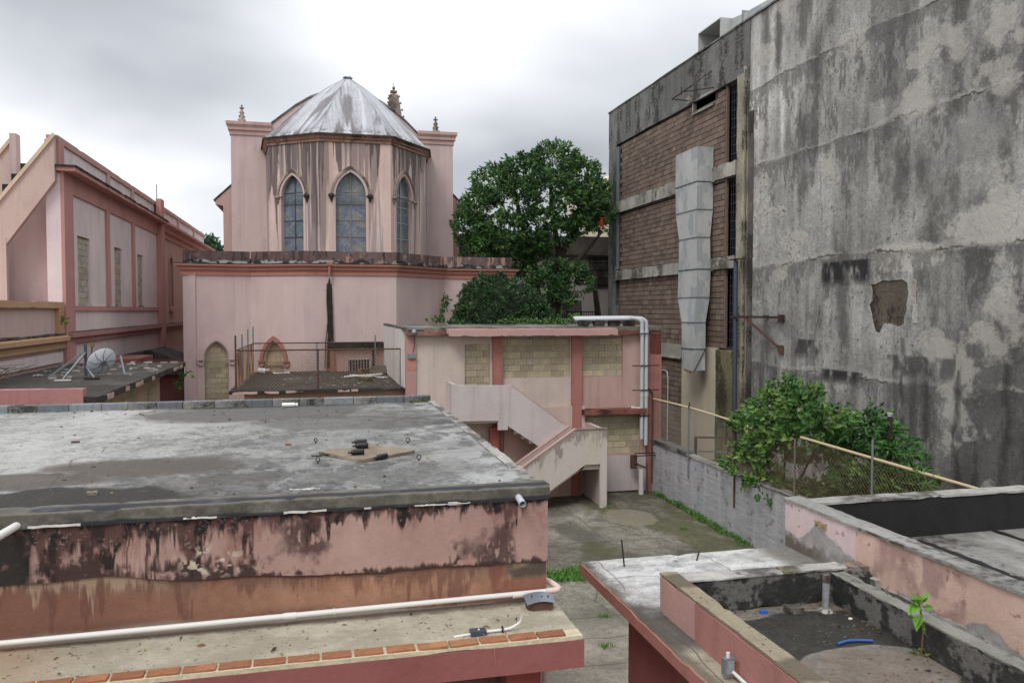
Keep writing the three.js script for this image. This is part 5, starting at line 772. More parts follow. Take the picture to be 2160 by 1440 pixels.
function wavy(x0, x1, y0, y1, z0, z1) { const p = [[x1, y1], [x0, y1]]; const n = 46; for (let i = 0; i <= n; i++) { const x = x0 + (x1 - x0) * i / n; p.push([x, y0 + (n2(i * 0.8, 5) - 0.5) * 0.035 + (i % 4 === 0 ? 0.012 : 0)]); } return extr(p, z0, z1); }
{ // paired downpipes
  const mk = (dx, lab) => { const P = thing('drainpipe', lab, 'pipe', [10.08 + dx, 0, -24.0], 'paired grey drainpipes'); const x = 10.07 + dx, z = -23.92; part('pipe', tube([[8.2, 5.6 - dx * 0.3, -25.2 + dx], [9.6, 5.62 - dx * 0.2, -24.4 + dx * 0.6], [x - 0.18, 5.6, z - 0.06], [x - 0.02, 5.5, z], [x, 5.3, z], [x, 4.2, z], [x, 3.0, z], [x, dx ? 1.55 : 1.75, z]], 0.062, 70, 10), PVCG, P); for (const y of [5.05, 3.1]) part('coupling', cyl([x, y, z], [x, y + 0.16, z], 0.075, 10), PVCG, P); return P; };
  mk(0, 'left one of the paired grey drainpipes at the pink right pier'); mk(0.15, 'right one of the paired grey drainpipes, longer at the foot');
  const T = thing('pipe_clamps', 'dark iron clamps across the paired drainpipes', 'clamp', [10.2, 1, -23.9]); for (const [y, a, b] of [[5.12, 9.95, 10.3], [4.1, 9.72, 10.62], [3.32, 9.72, 10.62], [2.5, 9.98, 10.34], [1.3, 9.8, 10.55]]) part('clamp', bar([a, y, -23.85], [b, y, -23.85], 0.03), BLACK, T);
  for (let i = 0; i < 4; i++) { const b = thing('pipe_support', ['left-most dark block under the roof pipe', 'second dark block under the roof pipe', 'third dark block under the roof pipe', 'dark block nearest the bend of the roof pipe'][i], 'block', [8.4 + i * 0.48, 5.34, -24.75], 'blocks carrying the roof pipe'); part('block', rbox(8.28 + i * 0.48, 8.58 + i * 0.48, 5.34, 5.54, -25.0 + i * 0.1, -24.7 + i * 0.1, 0.1, 0.014), tint(GRIME, 0x6c665c), b); }
  const V2 = thing('valve_box', 'rusty iron bracket and white pipe stub at the pier foot', 'bracket', [10, 0, -23.8]); part('bracket', box(9.7, 9.88, 0.82, 1.25, -23.95, -23.8), RUST, V2); part('arm', bar([9.8, 1.0, -23.8], [10.15, 0.85, -23.75], 0.05), RUSTD, V2); part('stub', cyl([10.02, 0, -23.8], [10.02, 0.8, -23.8], 0.085, 10), WHITEP, V2); part('rod', cyl([10.2, 0, -23.75], [10.2, 1.0, -23.78], 0.025), RUST, V2); part('rod', bar([9.75, 1.24, -23.75], [10.5, 1.24, -23.75], 0.03), RUSTD, V2);
}
{ // outside stair
  const S = thing('outside_stair', 'pale plastered outside stair with solid parapets and two flights', 'staircase', [6.4, 0, -23.2]);
  part('upper_parapet', extr([[3.95, 3.66], [5.63, 3.62], [7.4, 2.32], [7.4, 1.3], [7.15, 1.3], [5.51, 2.42], [5.51, 2.30], [5.22, 2.30], [5.22, 2.58], [3.95, 2.6]], -23.36, -23.24), STEPWHITE, S, 'parapet of the upper flight'); part('landing_side', box(3.83, 3.95, 2.6, 3.7, -24.2, -23.24), STEPWHITE, S); part('coping', bar([5.63, 3.63, -23.3], [7.4, 2.33, -23.3], 0.14, 0.03), tint(PLASTER, soft(0xd3aba0)), S);
  part('landing', box(3.95, 5.52, 2.5, 2.66, -24.2, -23.36), CREAM, S);
  const st = []; for (let i = 0; i < 8; i++) st.push(box(5.52 + i * 0.23, 5.75 + i * 0.23, 2.3 - i * 0.155, 2.66 - (i + 1) * 0.155, -24.2, -23.36)); part('upper_steps', st, CREAM, S);
  part('lower_parapet', extr([[8.34, 2.33], [7.37, 2.37], [4.2, 0.29], [4.2, 0], [5.7, 0], [7.66, 1.31], [8.13, 1.31], [8.13, 0], [8.34, 0]], -22.52, -22.4), STREAKS, S, 'streaked front parapet of the lower flight'); part('coping', bar([7.37, 2.385, -22.46], [4.2, 0.30, -22.46], 0.14, 0.03), tint(PLASTER, soft(0xd3a297)), S); part('coping', box(7.37, 8.36, 2.345, 2.375, -22.54, -22.38), tint(GRIME, 0xe0c6bd), S);
  part('inner_parapet', extr([[7.4, 2.35], [7.4, 1.2], [5.6, 0], [4.2, 0], [4.2, 0.25]], -23.22, -23.1), tint(PLASTER, soft(0xcdb0a6)), S); part('coping', bar([7.4, 2.37, -23.16], [4.2, 0.27, -23.16], 0.14, 0.03), tint(PLASTER, soft(0xd3a297)), S);
  part('end_wall', box(8.22, 8.34, 0, 2.33, -24.18, -22.52), tint(PLASTER, soft(0xd2bab0)), S, 'end wall carrying the half landing'); part('half_landing', box(7.2, 8.22, 1.14, 1.31, -24.18, -22.52), CREAM, S); part('back_parapet', box(6.85, 8.22, 1.4, 2.84, -24.18, -24.07), tint(PLASTER, soft(0xd2bcb4)), S);
  const s2 = []; for (let i = 0; i < 8; i++) s2.push(box(7.2 - (i + 1) * 0.26, 7.2 - i * 0.26, 1.14 - (i + 1) * 0.15 - 0.02, 1.31 - (i + 1) * 0.15, -23.1, -22.52)); part('lower_steps', s2, CREAM, S); part('soffit', extr([[5.7, 0.02], [7.66, 1.3], [7.66, 1.2], [5.85, 0.02]], -23.1, -22.52), CREAM, S);
  part('store_wall', box(5.6, 8.1, 0, 2.4, -24.19, -24.12), tint(PLASTER, soft(0xd9a993)), S); solo('paper_scrap', rbox(3.45, 3.75, 2.74, 2.78, -23.9, -23.6, 0.08, 0.03), WHITEP, 'crumpled white paper beside the stair landing', 'paper'); part('red_curb', box(3.5, 3.82, 2.45, 2.66, -23.7, -23.2), TERRA, S); part('red_post', box(5.08, 5.36, 0, 2.3, -23.95, -23.75), tint(PLASTER, soft(0xc4574a)), S);
}

// ---------- trees and shrubs ----------
{
  const T = thing('broadleaf_tree', 'large dark green broadleaf tree between church and tall building', 'tree', [10.9, 0, -37]);
  const bark = tint(GRAIN, 0x4b4136), trunk = (pts, r0, r1) => { const out = []; for (let i = 0; i < pts.length - 1; i++) { const t0 = i / (pts.length - 1), t1 = (i + 1) / (pts.length - 1); out.push(cyl(pts[i], pts[i + 1], r0 + (r1 - r0) * t0, 9, r0 + (r1 - r0) * t1)); } return out; };
  part('trunk', [...trunk([[10.9, 0, -36.8], [10.8, 3, -36.9], [10.9, 5.5, -37], [11.3, 7, -37.1], [11.4, 8.5, -37.2]], 0.5, 0.26), ...trunk([[10.8, 4.2, -36.9], [10.2, 6.0, -36.9], [10.0, 8.2, -37]], 0.34, 0.18)], bark, T);
  for (const [a, b, c] of [[[11.4, 8.4, -37.2], [12.4, 10.2, -37], [12.8, 11.5, -36.8]], [[11.4, 8.4, -37.2], [11.0, 10.6, -37.3], [10.9, 12.4, -37.2]], [[10, 8.1, -37], [8.8, 9.4, -37.2], [7.4, 10.2, -37]], [[10, 8.1, -37], [9.4, 10.4, -37.2], [9.0, 12, -37]], [[11.3, 7, -37.1], [12.4, 8.6, -36.5], [13.2, 9.6, -36.2]]]) part('branch', trunk([a, b, c], 0.17, 0.05), bark, T);
  const lobes = [[11.0, 12.75, -37, 1.15, 0.95, 1.3], [9.5, 12.2, -37.2, 1.2, 0.85, 1.3], [8.2, 11.7, -37, 1.0, 0.8, 1.1], [12.3, 12.1, -37, 1.0, 0.95, 1.2], [12.8, 11.2, -36.6, 0.8, 0.9, 1.1], [7.5, 10.7, -37, 0.95, 0.75, 1.0], [8.8, 10.9, -36.2, 1.2, 0.85, 1.1], [10.4, 11.3, -35.9, 1.35, 0.9, 1.1], [11.9, 10.7, -36, 1.2, 0.85, 1.1], [7.0, 9.6, -37, 0.8, 0.75, 0.9], [7.3, 8.8, -37.2, 0.85, 0.6, 0.9], [8.5, 9.5, -36.2, 1.0, 0.8, 1.0], [10.0, 9.9, -36.1, 0.9, 0.6, 0.9], [12.9, 10.3, -36.4, 0.85, 0.7, 0.9], [8.9, 8.5, -37, 1.0, 0.6, 0.9], [10.0, 8.3, -37.2, 0.8, 0.5, 0.8], [11.3, 7.6, -36, 0.95, 0.55, 0.8], [10.4, 7.0, -36.1, 0.9, 0.6, 0.8], [11.8, 7.1, -35.9, 0.7, 0.5, 0.7], [9.6, 7.4, -36.6, 0.7, 0.5, 0.7], [10.9, 6.2, -36, 0.8, 0.55, 0.7]];
  part('crown', crown([...lobes, [6.9, 10.1, -36.6, 0.6, 0.6, 0.7], [8.0, 8.9, -36.4, 0.9, 0.6, 0.8], [9.6, 9.0, -36.6, 0.9, 0.5, 0.8], [11.2, 9.4, -36.9, 0.9, 0.55, 0.9], [12.2, 9.9, -36.8, 0.7, 0.5, 0.8]], 13, 0.2, [0x305626, 0x3b642b, 0x274720, 0x4a7634, 0x345a26, 0x5e8238], { wid: 0.42, per: 10, lift: 0.6, shell: 0.8 }), LEAF(), T);
  const O = thing('flowering_tree', 'dark tree with orange flowers behind the tall building corner', 'tree', [15, 0, -41]); part('trunk', trunk([[15, 0, -41], [14.8, 5, -41], [14.4, 8, -41]], 0.25, 0.12), bark, O); part('crown', crown([[14.5, 11.2, -41, 0.8, 0.9, 0.9], [14.3, 10.6, -40.6, 0.7, 0.5, 0.7]], 9, 0.26, [0x28491d, 0x335a22, 0x3a6526]), LEAF(), O); part('blossom', crown([[14.3, 10.3, -40.0, 0.3, 0.18, 0.3], [14.7, 10.7, -39.9, 0.25, 0.2, 0.3]], 18, 0.16, [0xc4552c, 0xd4683a]), LEAF(), O);
  const I = thing('ivy_mound', 'dome-shaped mound of dark ivy behind the stair building roof', 'shrub', [6.9, 0, -30.6]); part('core', new THREE.SphereGeometry(1, 24, 14).scale(1.6, 2.0, 1.15).translate(6.95, 5.15, -30.9), flat(0x1e2a16, 0.95), I); part('ivy', crown([[6.95, 5.15, -30.9, 1.78, 2.1, 1.3], [8.2, 5.3, -30.7, 0.85, 1.1, 0.8], [5.6, 5.1, -30.6, 0.6, 0.8, 0.6]], 42, 0.115, [0x2c4a24, 0x35562a, 0x284321, 0x3d6330], { wid: 0.7, per: 7, lift: 0.2, shell: 0.94 }), LEAF(), I); part('stem', trunk([[6.95, 0, -30.9], [6.95, 4, -30.9]], 0.2, 0.15), bark, I);  // dark core sphere added to stand for the shade inside the ivy
  const vine = (lab, pts, n) => { const G = thing('ivy_vine', lab, 'vine', pts[0]); part('stem', tube(pts, 0.012, 16, 4), bark, G); part('leaves', leafSpray(n, 0.15, pts.flatMap((p, i) => i ? [p, [(p[0] + pts[i - 1][0]) / 2, (p[1] + pts[i - 1][1]) / 2, (p[2] + pts[i - 1][2]) / 2]] : [p]), [0x2c4a24, 0x35562a, 0x4a7030], 0.75), LEAF(), G); };
  vine('ivy strand hanging on the pink wall left of the ivy mound', [[5.35, 6.4, -34.0], [5.3, 6.1, -33.6], [5.1, 5.8, -33.2], [4.95, 5.5, -32.8]], 90); vine('short ivy shoot crossing the roof edge before the apse', [[4.1, 5.5, -29], [4.5, 5.45, -29], [5.0, 5.4, -29], [5.3, 5.4, -29]], 60);
  const W = thing('roof_weeds', 'low green weeds along the roof edge below the tree', 'plants', [8.5, 5.2, -29.2]); part('leaves', leafSpray(620, 0.13, [...Array(16)].map((_, i) => [6.6 + i * 0.2, 5.38 + (i > 12 ? 0.16 : 0), -28.8 + (i % 3) * 0.15]), [0x35562a, 0x44702e, 0x5a8434], 0.6, 1.8), LEAF(), W);
  // shrubs by the boundary wall
  const S1 = thing('leafy_shrub', 'big bright green leafy shrub leaning over the boundary wall', 'shrub', [11.2, 0.75, -18]); for (const p of [[[11.4, 0.75, -18], [11.2, 2.0, -17.6], [11.0, 3.4, -17.1]], [[11.4, 0.75, -18], [11.1, 2.0, -18.6], [10.9, 3.0, -19.2]], [[11.4, 0.75, -18], [11.3, 2.2, -16.8], [11.2, 3.3, -15.9]]]) part('stem', tube(p, 0.03, 10, 5), bark, S1);
  part('foliage', crown([[10.95, 3.25, -17.6, 0.55, 0.6, 0.75], [11.0, 3.55, -16.6, 0.5, 0.5, 0.55], [11.1, 3.3, -15.8, 0.5, 0.38, 0.45], [10.8, 2.7, -18.6, 0.5, 0.5, 0.6], [10.75, 2.35, -17.6, 0.5, 0.55, 0.7], [10.65, 1.85, -18.5, 0.45, 0.4, 0.6], [10.6, 1.6, -17.5, 0.4, 0.32, 0.5], [10.9, 2.9, -16.6, 0.5, 0.4, 0.5], [11.2, 3.75, -17.4, 0.35, 0.4, 0.4]], 15, 0.18, [0x406b2c, 0x4f7c34, 0x618a40, 0x38612a, 0x769648, 0x5a7a38], { wid: 0.6, per: 8, lift: 0.45, shell: 0.7 }), LEAF(), S1);
  const S2 = thing('drooping_shrub', 'drooping broad-leaved shrub beside the rusty standpipe', 'shrub', [12.6, 0.75, -16]); part('stem', tube([[12.6, 0.75, -16], [12.5, 2, -16], [12.4, 3.2, -16]], 0.03, 10, 5), bark, S2); part('foliage', crown([[12.4, 3.1, -16.1, 0.55, 0.4, 0.5], [12.3, 2.6, -16.6, 0.6, 0.4, 0.6], [12.6, 2.5, -15.5, 0.5, 0.5, 0.4], [12.2, 2.3, -17.2, 0.5, 0.4, 0.5]], 16, 0.24, [0x346128, 0x417130, 0x4f8038], { wid: 0.34, per: 8, lift: -0.35, shell: 0.6 }), LEAF(), S2);
  const S3 = thing('undergrowth', 'dark leafy undergrowth behind the rusty fence mesh', 'shrub', [12, 0.75, -14]); part('foliage', crown([[11.6, 1.6, -15.2, 0.7, 0.7, 0.9], [11.7, 1.5, -13.9, 0.7, 0.6, 0.8], [11.9, 2.0, -14.6, 0.6, 0.6, 0.7], [11.4, 1.3, -16.3, 0.6, 0.5, 0.7], [11.8, 1.3, -12.9, 0.6, 0.5, 0.6]], 20, 0.2, [0x36591f, 0x446a25, 0x2f4f1c, 0x567a2b], { wid: 0.42, per: 8, lift: -0.1, shell: 0.6 }), LEAF(), S3);
  const cv = thing('fence_creeper', 'thin creeper twined on the fence rail near the black parapet', 'vine', [10.5, 2.7, -11]); part('stem', tube([[10.5, 2.98, -12.3], [10.48, 2.92, -11.2], [10.5, 2.86, -10.2], [10.5, 2.6, -9.6]], 0.01, 14, 4), bark, cv); part('leaves', leafSpray(110, 0.11, [[10.5, 2.95, -12.2], [10.5, 2.85, -11.8], [10.5, 2.75, -11.2], [10.5, 2.9, -10.6], [10.5, 2.7, -10.2], [10.5, 2.6, -9.8]], [0x3c6a26, 0x55802f], 0.55), LEAF(), cv);
  // weeds and grass
  const tuft = (L, x, y, z, n, h, cols, sp) => { for (let i = 0; i < n; i++) { const d = new THREE.Vector3(rnd(-1, 1) * 0.6, 1, rnd(-1, 1) * 0.6); L.add(new THREE.Vector3(x + rnd(-sp, sp), y, z + rnd(-sp, sp)), d, h * rnd(0.6, 1.2), h * 0.16, pick(cols), 0.1); } };
  let L = new Leaves(); for (let i = 0; i < 2600; i++) { const x = rnd(1.8, 6.6), z = -16.75 + rnd(-0.45, 0.45) * (0.7 + 0.5 * n2(x * 1.7, 3)); tuft(L, x, 0, z, 2, 0.13, [0x4e8028, 0x5c9130, 0x6c9c38, 0x477426], 0.04); } solo('grass_strip', L.build(), LEAF(), 'strip of bright green grass across the courtyard', 'grass', null, 'stuff');
  L = new Leaves(); for (let i = 0; i < 620; i++) { const z = -24 + Math.pow(rnd(), 0.8) * 6.2, w = 0.06 + 0.22 * ss(-21.5, -18.6, z) * n2(z * 2, 1) * 1.8; tuft(L, 10.46 - rnd(0, w), 0, z, 3, 0.10 + 0.12 * n2(z * 1.5, 7), [0x44702a, 0x568433, 0x64903a], 0.05); } solo('wall_foot_weeds', L.build(), LEAF(), 'weeds growing along the foot of the grey boundary wall', 'weeds', null, 'stuff');
  L = new Leaves(); for (let i = 0; i < 90; i++) tuft(L, rnd(4, 9.8), 0, rnd(-21.5, -11.5), 4, 0.06, [0x5c7a34, 0x6f8a40], 0.05); for (const [x, z] of [[4.86, -13.03], [5.3, -14.35], [4.4, -14.4], [8.35, -22.35], [9.5, -19.6], [5.9, -15.4], [6.3, -15.2], [5.6, -13.0]]) for (let i = 0; i < 8; i++) tuft(L, x + rnd(-0.1, 0.1), 0, z + rnd(-0.08, 0.08), 6, 0.1, [0x54802e, 0x6a9038], 0.05); solo('paving_weeds', L.build(), LEAF(), 'small weeds in the joints of the courtyard paving', 'weeds', null, 'stuff');
  for (const [x, z, s, lab] of [[-15, -120, 1, 'distant green tree left in the gap beside the church'], [-11.5, -126, 0.92, 'distant green tree right in the gap beside the church'], [-20, -118, 1.05, 'distant green tree hidden mostly behind the nave roof']]) { const D = thing('distant_tree', lab, 'tree', [x, 0, z], 'distant trees'); part('trunk', trunk([[x, 0, z], [x, 9 * s, z]], 0.5, 0.3), bark, D); part('crown', crown([[x, 12.4 * s, z, 2.6, 3.2 * s, 2.4], [x + 1.6, 11.2 * s, z, 2, 2.6, 2]], 3, 0.7, [0x2f5232, 0x3a6038], { per: 7 }), LEAF(), D); }
}
{ // dim building behind the tree, and what shows over it
  const G = thing('rear_building', 'dim grey rendered building behind the tree', 'building', [14, 0, -48]); part('wall', box(6, 22, 0, 9.0, -54, -44), DUSKY, G); part('upper_band', rbox(6, 22, 9.0, 10.05, -54, -43.7, 0.8, 0.02), tint(GRIME, 0x6f6a66), G); const w = part('window', box(15.2, 17, 7.2, 8.9, -43.99, -43.9), tint(GRIME, 0x5c5852), G); for (let i = 0; i < 4; i++) part('slat', box(15.2, 17, 7.35 + i * 0.42, 7.42 + i * 0.42, -43.9, -43.86), tint(GRIME, 0x77716a), w); part('pane_bar', box(16.0, 16.06, 7.2, 8.9, -43.9, -43.85), DARKSTONE, w); part('patch', rbox(13.4, 14.8, 5.4, 6.4, -44.0, -43.985, 0.2, 0.02), DARKSTONE, G);
  const R = thing('iron_railing', 'dark iron railing at the foot of the dim grey building', 'railing', [13, 4.7, -40]); part('rail', [box(9.5, 14.2, 5.75, 5.8, -40.02, -39.98), box(9.5, 14.2, 5.05, 5.1, -40.02, -39.98)], BLACK, R); for (let i = 0; i < 40; i++) part('bar', box(9.55 + i * 0.118, 9.58 + i * 0.118, 4.6, 5.8, -40.01, -39.99), BLACK, R); part('base', box(9.4, 14.3, 0, 4.6, -40.3, -39.8), DARKSTONE, R);
  const T = thing('tin_roof', 'pale corrugated roof edge showing between tree and tall building', 'roof', [25, 0, -62]); part('wall', box(22.4, 34, 0, 14.6, -70, -60.2), CREAMWALL, T); part('sheet', extr([[22.0, 14.4], [34, 14.4], [34, 17.6], [26, 17.4], [23.4, 16.9], [22.0, 16.0]], -70, -60), tint(PLASTER, soft(0xe4d8c2)), T); const rb = []; for (let i = 0; i < 6; i++) part('truss', bar([22.2 + i * 0.8, 14.2, -59.9], [22.8 + i * 0.8, 16.6, -59.9], 0.07), STEELD, T);
}

// ---------- foreground block on the left: flat roof, stained front, lower terrace ----------
{
  const B = thing('foreground_block', 'low pink block with grey flat roof filling the left foreground', 'building', [-3, 0, -9]);
  part('body', box(-9, 1.72, 0, 4.40, -12.4, -6.04), SALMON, B); part('roof', box(-9, 1.72, 4.40, 4.45, -12.42, -6.14), FGROOF, B, 'grey flat roof with white worn paint and black damp');
  part('front_plaster', extr((() => { const p = [[1.745, 4.40], [-9, 4.40]]; for (let i = 0; i <= 180; i++) { const x = -9 + 10.745 * i / 180; p.push([x, 3.895 + 0.07 * ss(1.5, -1.6, x) + 0.05 * ss(-0.9, -1.5, x) + (fbm(x * 2.2, 4, 4) - 0.5) * 0.05]); } return p; })(), -6.03, -6.0), FGFACE, B, 'pink upper render blackened by run-off'); part('front_base', box(-9, 1.735, 3.4, 4.2, -6.04, -6.012), FGFACE, B, 'orange lower band of the front'); part('side_plaster', box(1.72, 1.745, 0, 4.4, -12.4, -6.03), SALMON, B);
  // rounded lip along the front edge
  const lip = merge([rbox(-3, 1.76, 4.39, 4.50, -6.17, -5.985, 0.05, 0.007), rbox(-9, -3, 4.39, 4.50, -6.17, -5.985, 0.08, 0.007)]); part('front_lip', lip, LIP, B, 'mouldy cement lip with tar along the roof front edge');
  for (const [x, l, h] of [[-1.9, 0.32, 0.013], [-0.92, 0.22, 0.009], [-0.24, 0.3, 0.012], [0.33, 0.05, 0.01], [0.7, 0.42, 0.004]]) part('sealant', rbox(x, x + l, 4.394, 4.396 + h, -5.992, -5.974, 0.03, 0.007), WHITEP, B);
  // kerb blocks along the back of the roof, side edge
  const K = part('back_kerb', box(-9, 1.7, 4.45, 4.53, -12.5, -12.33), tint(GRIME, 0x6a6864), B); const kb = [0xc6cace, 0xb6babf, 0xd0d2d4, 0xa8acb0].map((c) => tint(GRIME, c)).concat([0x868a8f, 0x74787d, 0x94989b].map((c) => tint(GRAIN, c))); let x = -8.9; while (x < 1.6) { const l = x > 1.0 ? 1.7 - x - 0.005 : rnd(0.34, 0.44); addBlock('kerb_block', K, kb[Math.floor(rnd(0, 6.99))], l - 0.006, 0.10, 0.19, x + l / 2, 4.492, -12.40, 0, 0.02); x += l; }
  part('side_edge', rbox(1.66, 1.76, 4.40, 4.465, -12.3, -6.15, 0.09, 0.010), GRIME, B); part('moss', leafSpray(160, 0.03, [[1.6, 4.46, -12.28], [1.5, 4.46, -12.26], [1.4, 4.455, -12.28], [1.66, 4.47, -12.3], [-1.0, 4.455, -12.3]], [0x50602a, 0x647434]), LEAF(), B).userData.kind = 'stuff';
  // terrace slab, brick edge, beam
  const T = part('terrace', rbox(-9, 1.78, 3.42, 3.6, -6.02, -5.30, 0.12, 0.003), TERRACE, B, 'cream cement terrace top'); part('beam', box(-9, 1.79, 3.38, 3.575, -5.30, -5.24), REDBEAM, B, 'brick red painted edge beam'); part('beam_end', box(1.78, 1.79, 3.38, 3.575, -6.0, -5.3), REDBEAM, B);
  const E0 = part('mortar_bed', rbox(-9, 1.78, 3.575, 3.604, -5.362, -5.245, 0.12, 0.003), tint(GRAIN, 0xd8ccae), B); let bx = 1.66; while (bx > -6) { const l = rnd(0.185, 0.2); addBlock('brick', E0, BRICKS[Math.floor(rnd(0, 3.99))], l, 0.036, 0.09, bx - l / 2, 3.598, -5.305, 0, 0.002); bx -= l + rnd(0.012, 0.02); }
  part('column', box(1.27, 1.52, 0, 3.38, -5.62, -5.40), REDCOL, B); part('under_wall', box(-9, 1.27, 0, 3.38, -5.9, -5.74), DMORTAR, B); for (let r = 0; r < 5; r++) for (let i = 0; i < 11; i++) { const xx = -2.9 + i * 0.4 + (r % 2) * 0.2; if (xx > 0.95) continue; addBlock('block', B, tint(GRAIN, [0x8d6a4e, 0x7d5c44, 0x96745a][(i + r) % 3]), 0.38, 0.18, 0.12, xx + 0.2, 3.27 - r * 0.2, -5.75); }
}
{ // white pipe along the terrace
  const P = thing('white_pipe', 'long white plastic pipe lying along the terrace wall foot', 'pipe', [0, 3.6, -5.95]); part('pipe', cyl([-9, 3.63, -5.785], [1.72, 3.675, -5.955], 0.0195, 14), PVC, P); for (const x of [-0.25, 1.45, 0.1]) part(x === 0.1 ? 'joint_ring' : 'coupling', cyl([x, 3.667, -5.923 - (x + 0.25) * 0.016], [x + (x === 0.1 ? 0.012 : 0.09), 3.667, -5.925 - (x + 0.25) * 0.016], 0.0235, 14), PVC, P); part('elbow', tube([[1.72, 3.675, -5.955], [1.8, 3.676, -5.96], [1.83, 3.68, -6.0], [1.8, 3.69, -6.1], [1.76, 3.7, -6.15]], 0.0235, 20, 12), tint(PLASTER, soft(0xe9d2cb)), P);
  const M = thing('metal_flap', 'bent rusty sheet metal flap at the terrace corner', 'sheet', [1.62, 3.6, -5.78]); const fl = new THREE.PlaneGeometry(0.22, 0.13, 8, 4); fl.rotateX(-Math.PI / 2); { const p = fl.attributes.position; for (let i = 0; i < p.count; i++) p.setY(i, 0.03 * Math.cos(p.getX(i) * 11) + p.getZ(i) * -0.25); } fl.translate(1.62, 3.665, -5.8); fl.computeVertexNormals(); part('flap', fl, flat(0x8f97a0, 0.45, 0.6, { side: THREE.DoubleSide }), M); part('rusty_side', rbox(1.53, 1.72, 3.6, 3.66, -5.86, -5.76, 0.05, 0.01), RUST, M); for (const x of [1.56, 1.64, 1.69]) part('screw', new THREE.SphereGeometry(0.007, 6, 4).translate(x, 3.705 - (x > 1.6 ? 0.012 : 0), -5.8), BLACK, M);
  const s1 = thing('scupper_pipe', 'grey roof drain spout near the right front roof corner', 'pipe', [1.5, 4.35, -5.95], 'roof drain spouts'); part('spout', hollow([1.5, 4.44, -6.1], [1.51, 4.39, -5.87], 0.027), PVCG, s1);
  const s2 = thing('scupper_pipe', 'white roof drain spout at the left picture edge', 'pipe', [-2.0, 4.3, -5.95], 'roof drain spouts'); part('spout', hollow([-1.94, 4.43, -6.05], [-2.08, 4.36, -5.78], 0.027), PVC, s2);
  const c = thing('conduit_piece', 'short white bent conduit on the brick edge', 'conduit', [1.3, 3.6, -5.4]); part('tube', tube([[0.9, 3.605, -5.42], [1.12, 3.612, -5.44], [1.3, 3.62, -5.44], [1.38, 3.66, -5.44], [1.39, 3.71, -5.43]], 0.010, 24), PVC, c); part('junction_box', box(1.02, 1.13, 3.604, 3.635, -5.47, -5.40), STEELD, c); part('box_screw', new THREE.SphereGeometry(0.008, 6, 5).translate(1.08, 3.637, -5.43), PVC, c); part('clip', box(1.245, 1.255, 3.604, 3.64, -5.45, -5.42), BLACK, c); part('loose_wire', tube([[1.1, 3.62, -5.40], [1.14, 3.6, -5.3], [1.15, 3.57, -5.235], [1.155, 3.46, -5.232]], 0.0015, 14, 4), tint(GRAIN, 0xc9a27c), c);
}
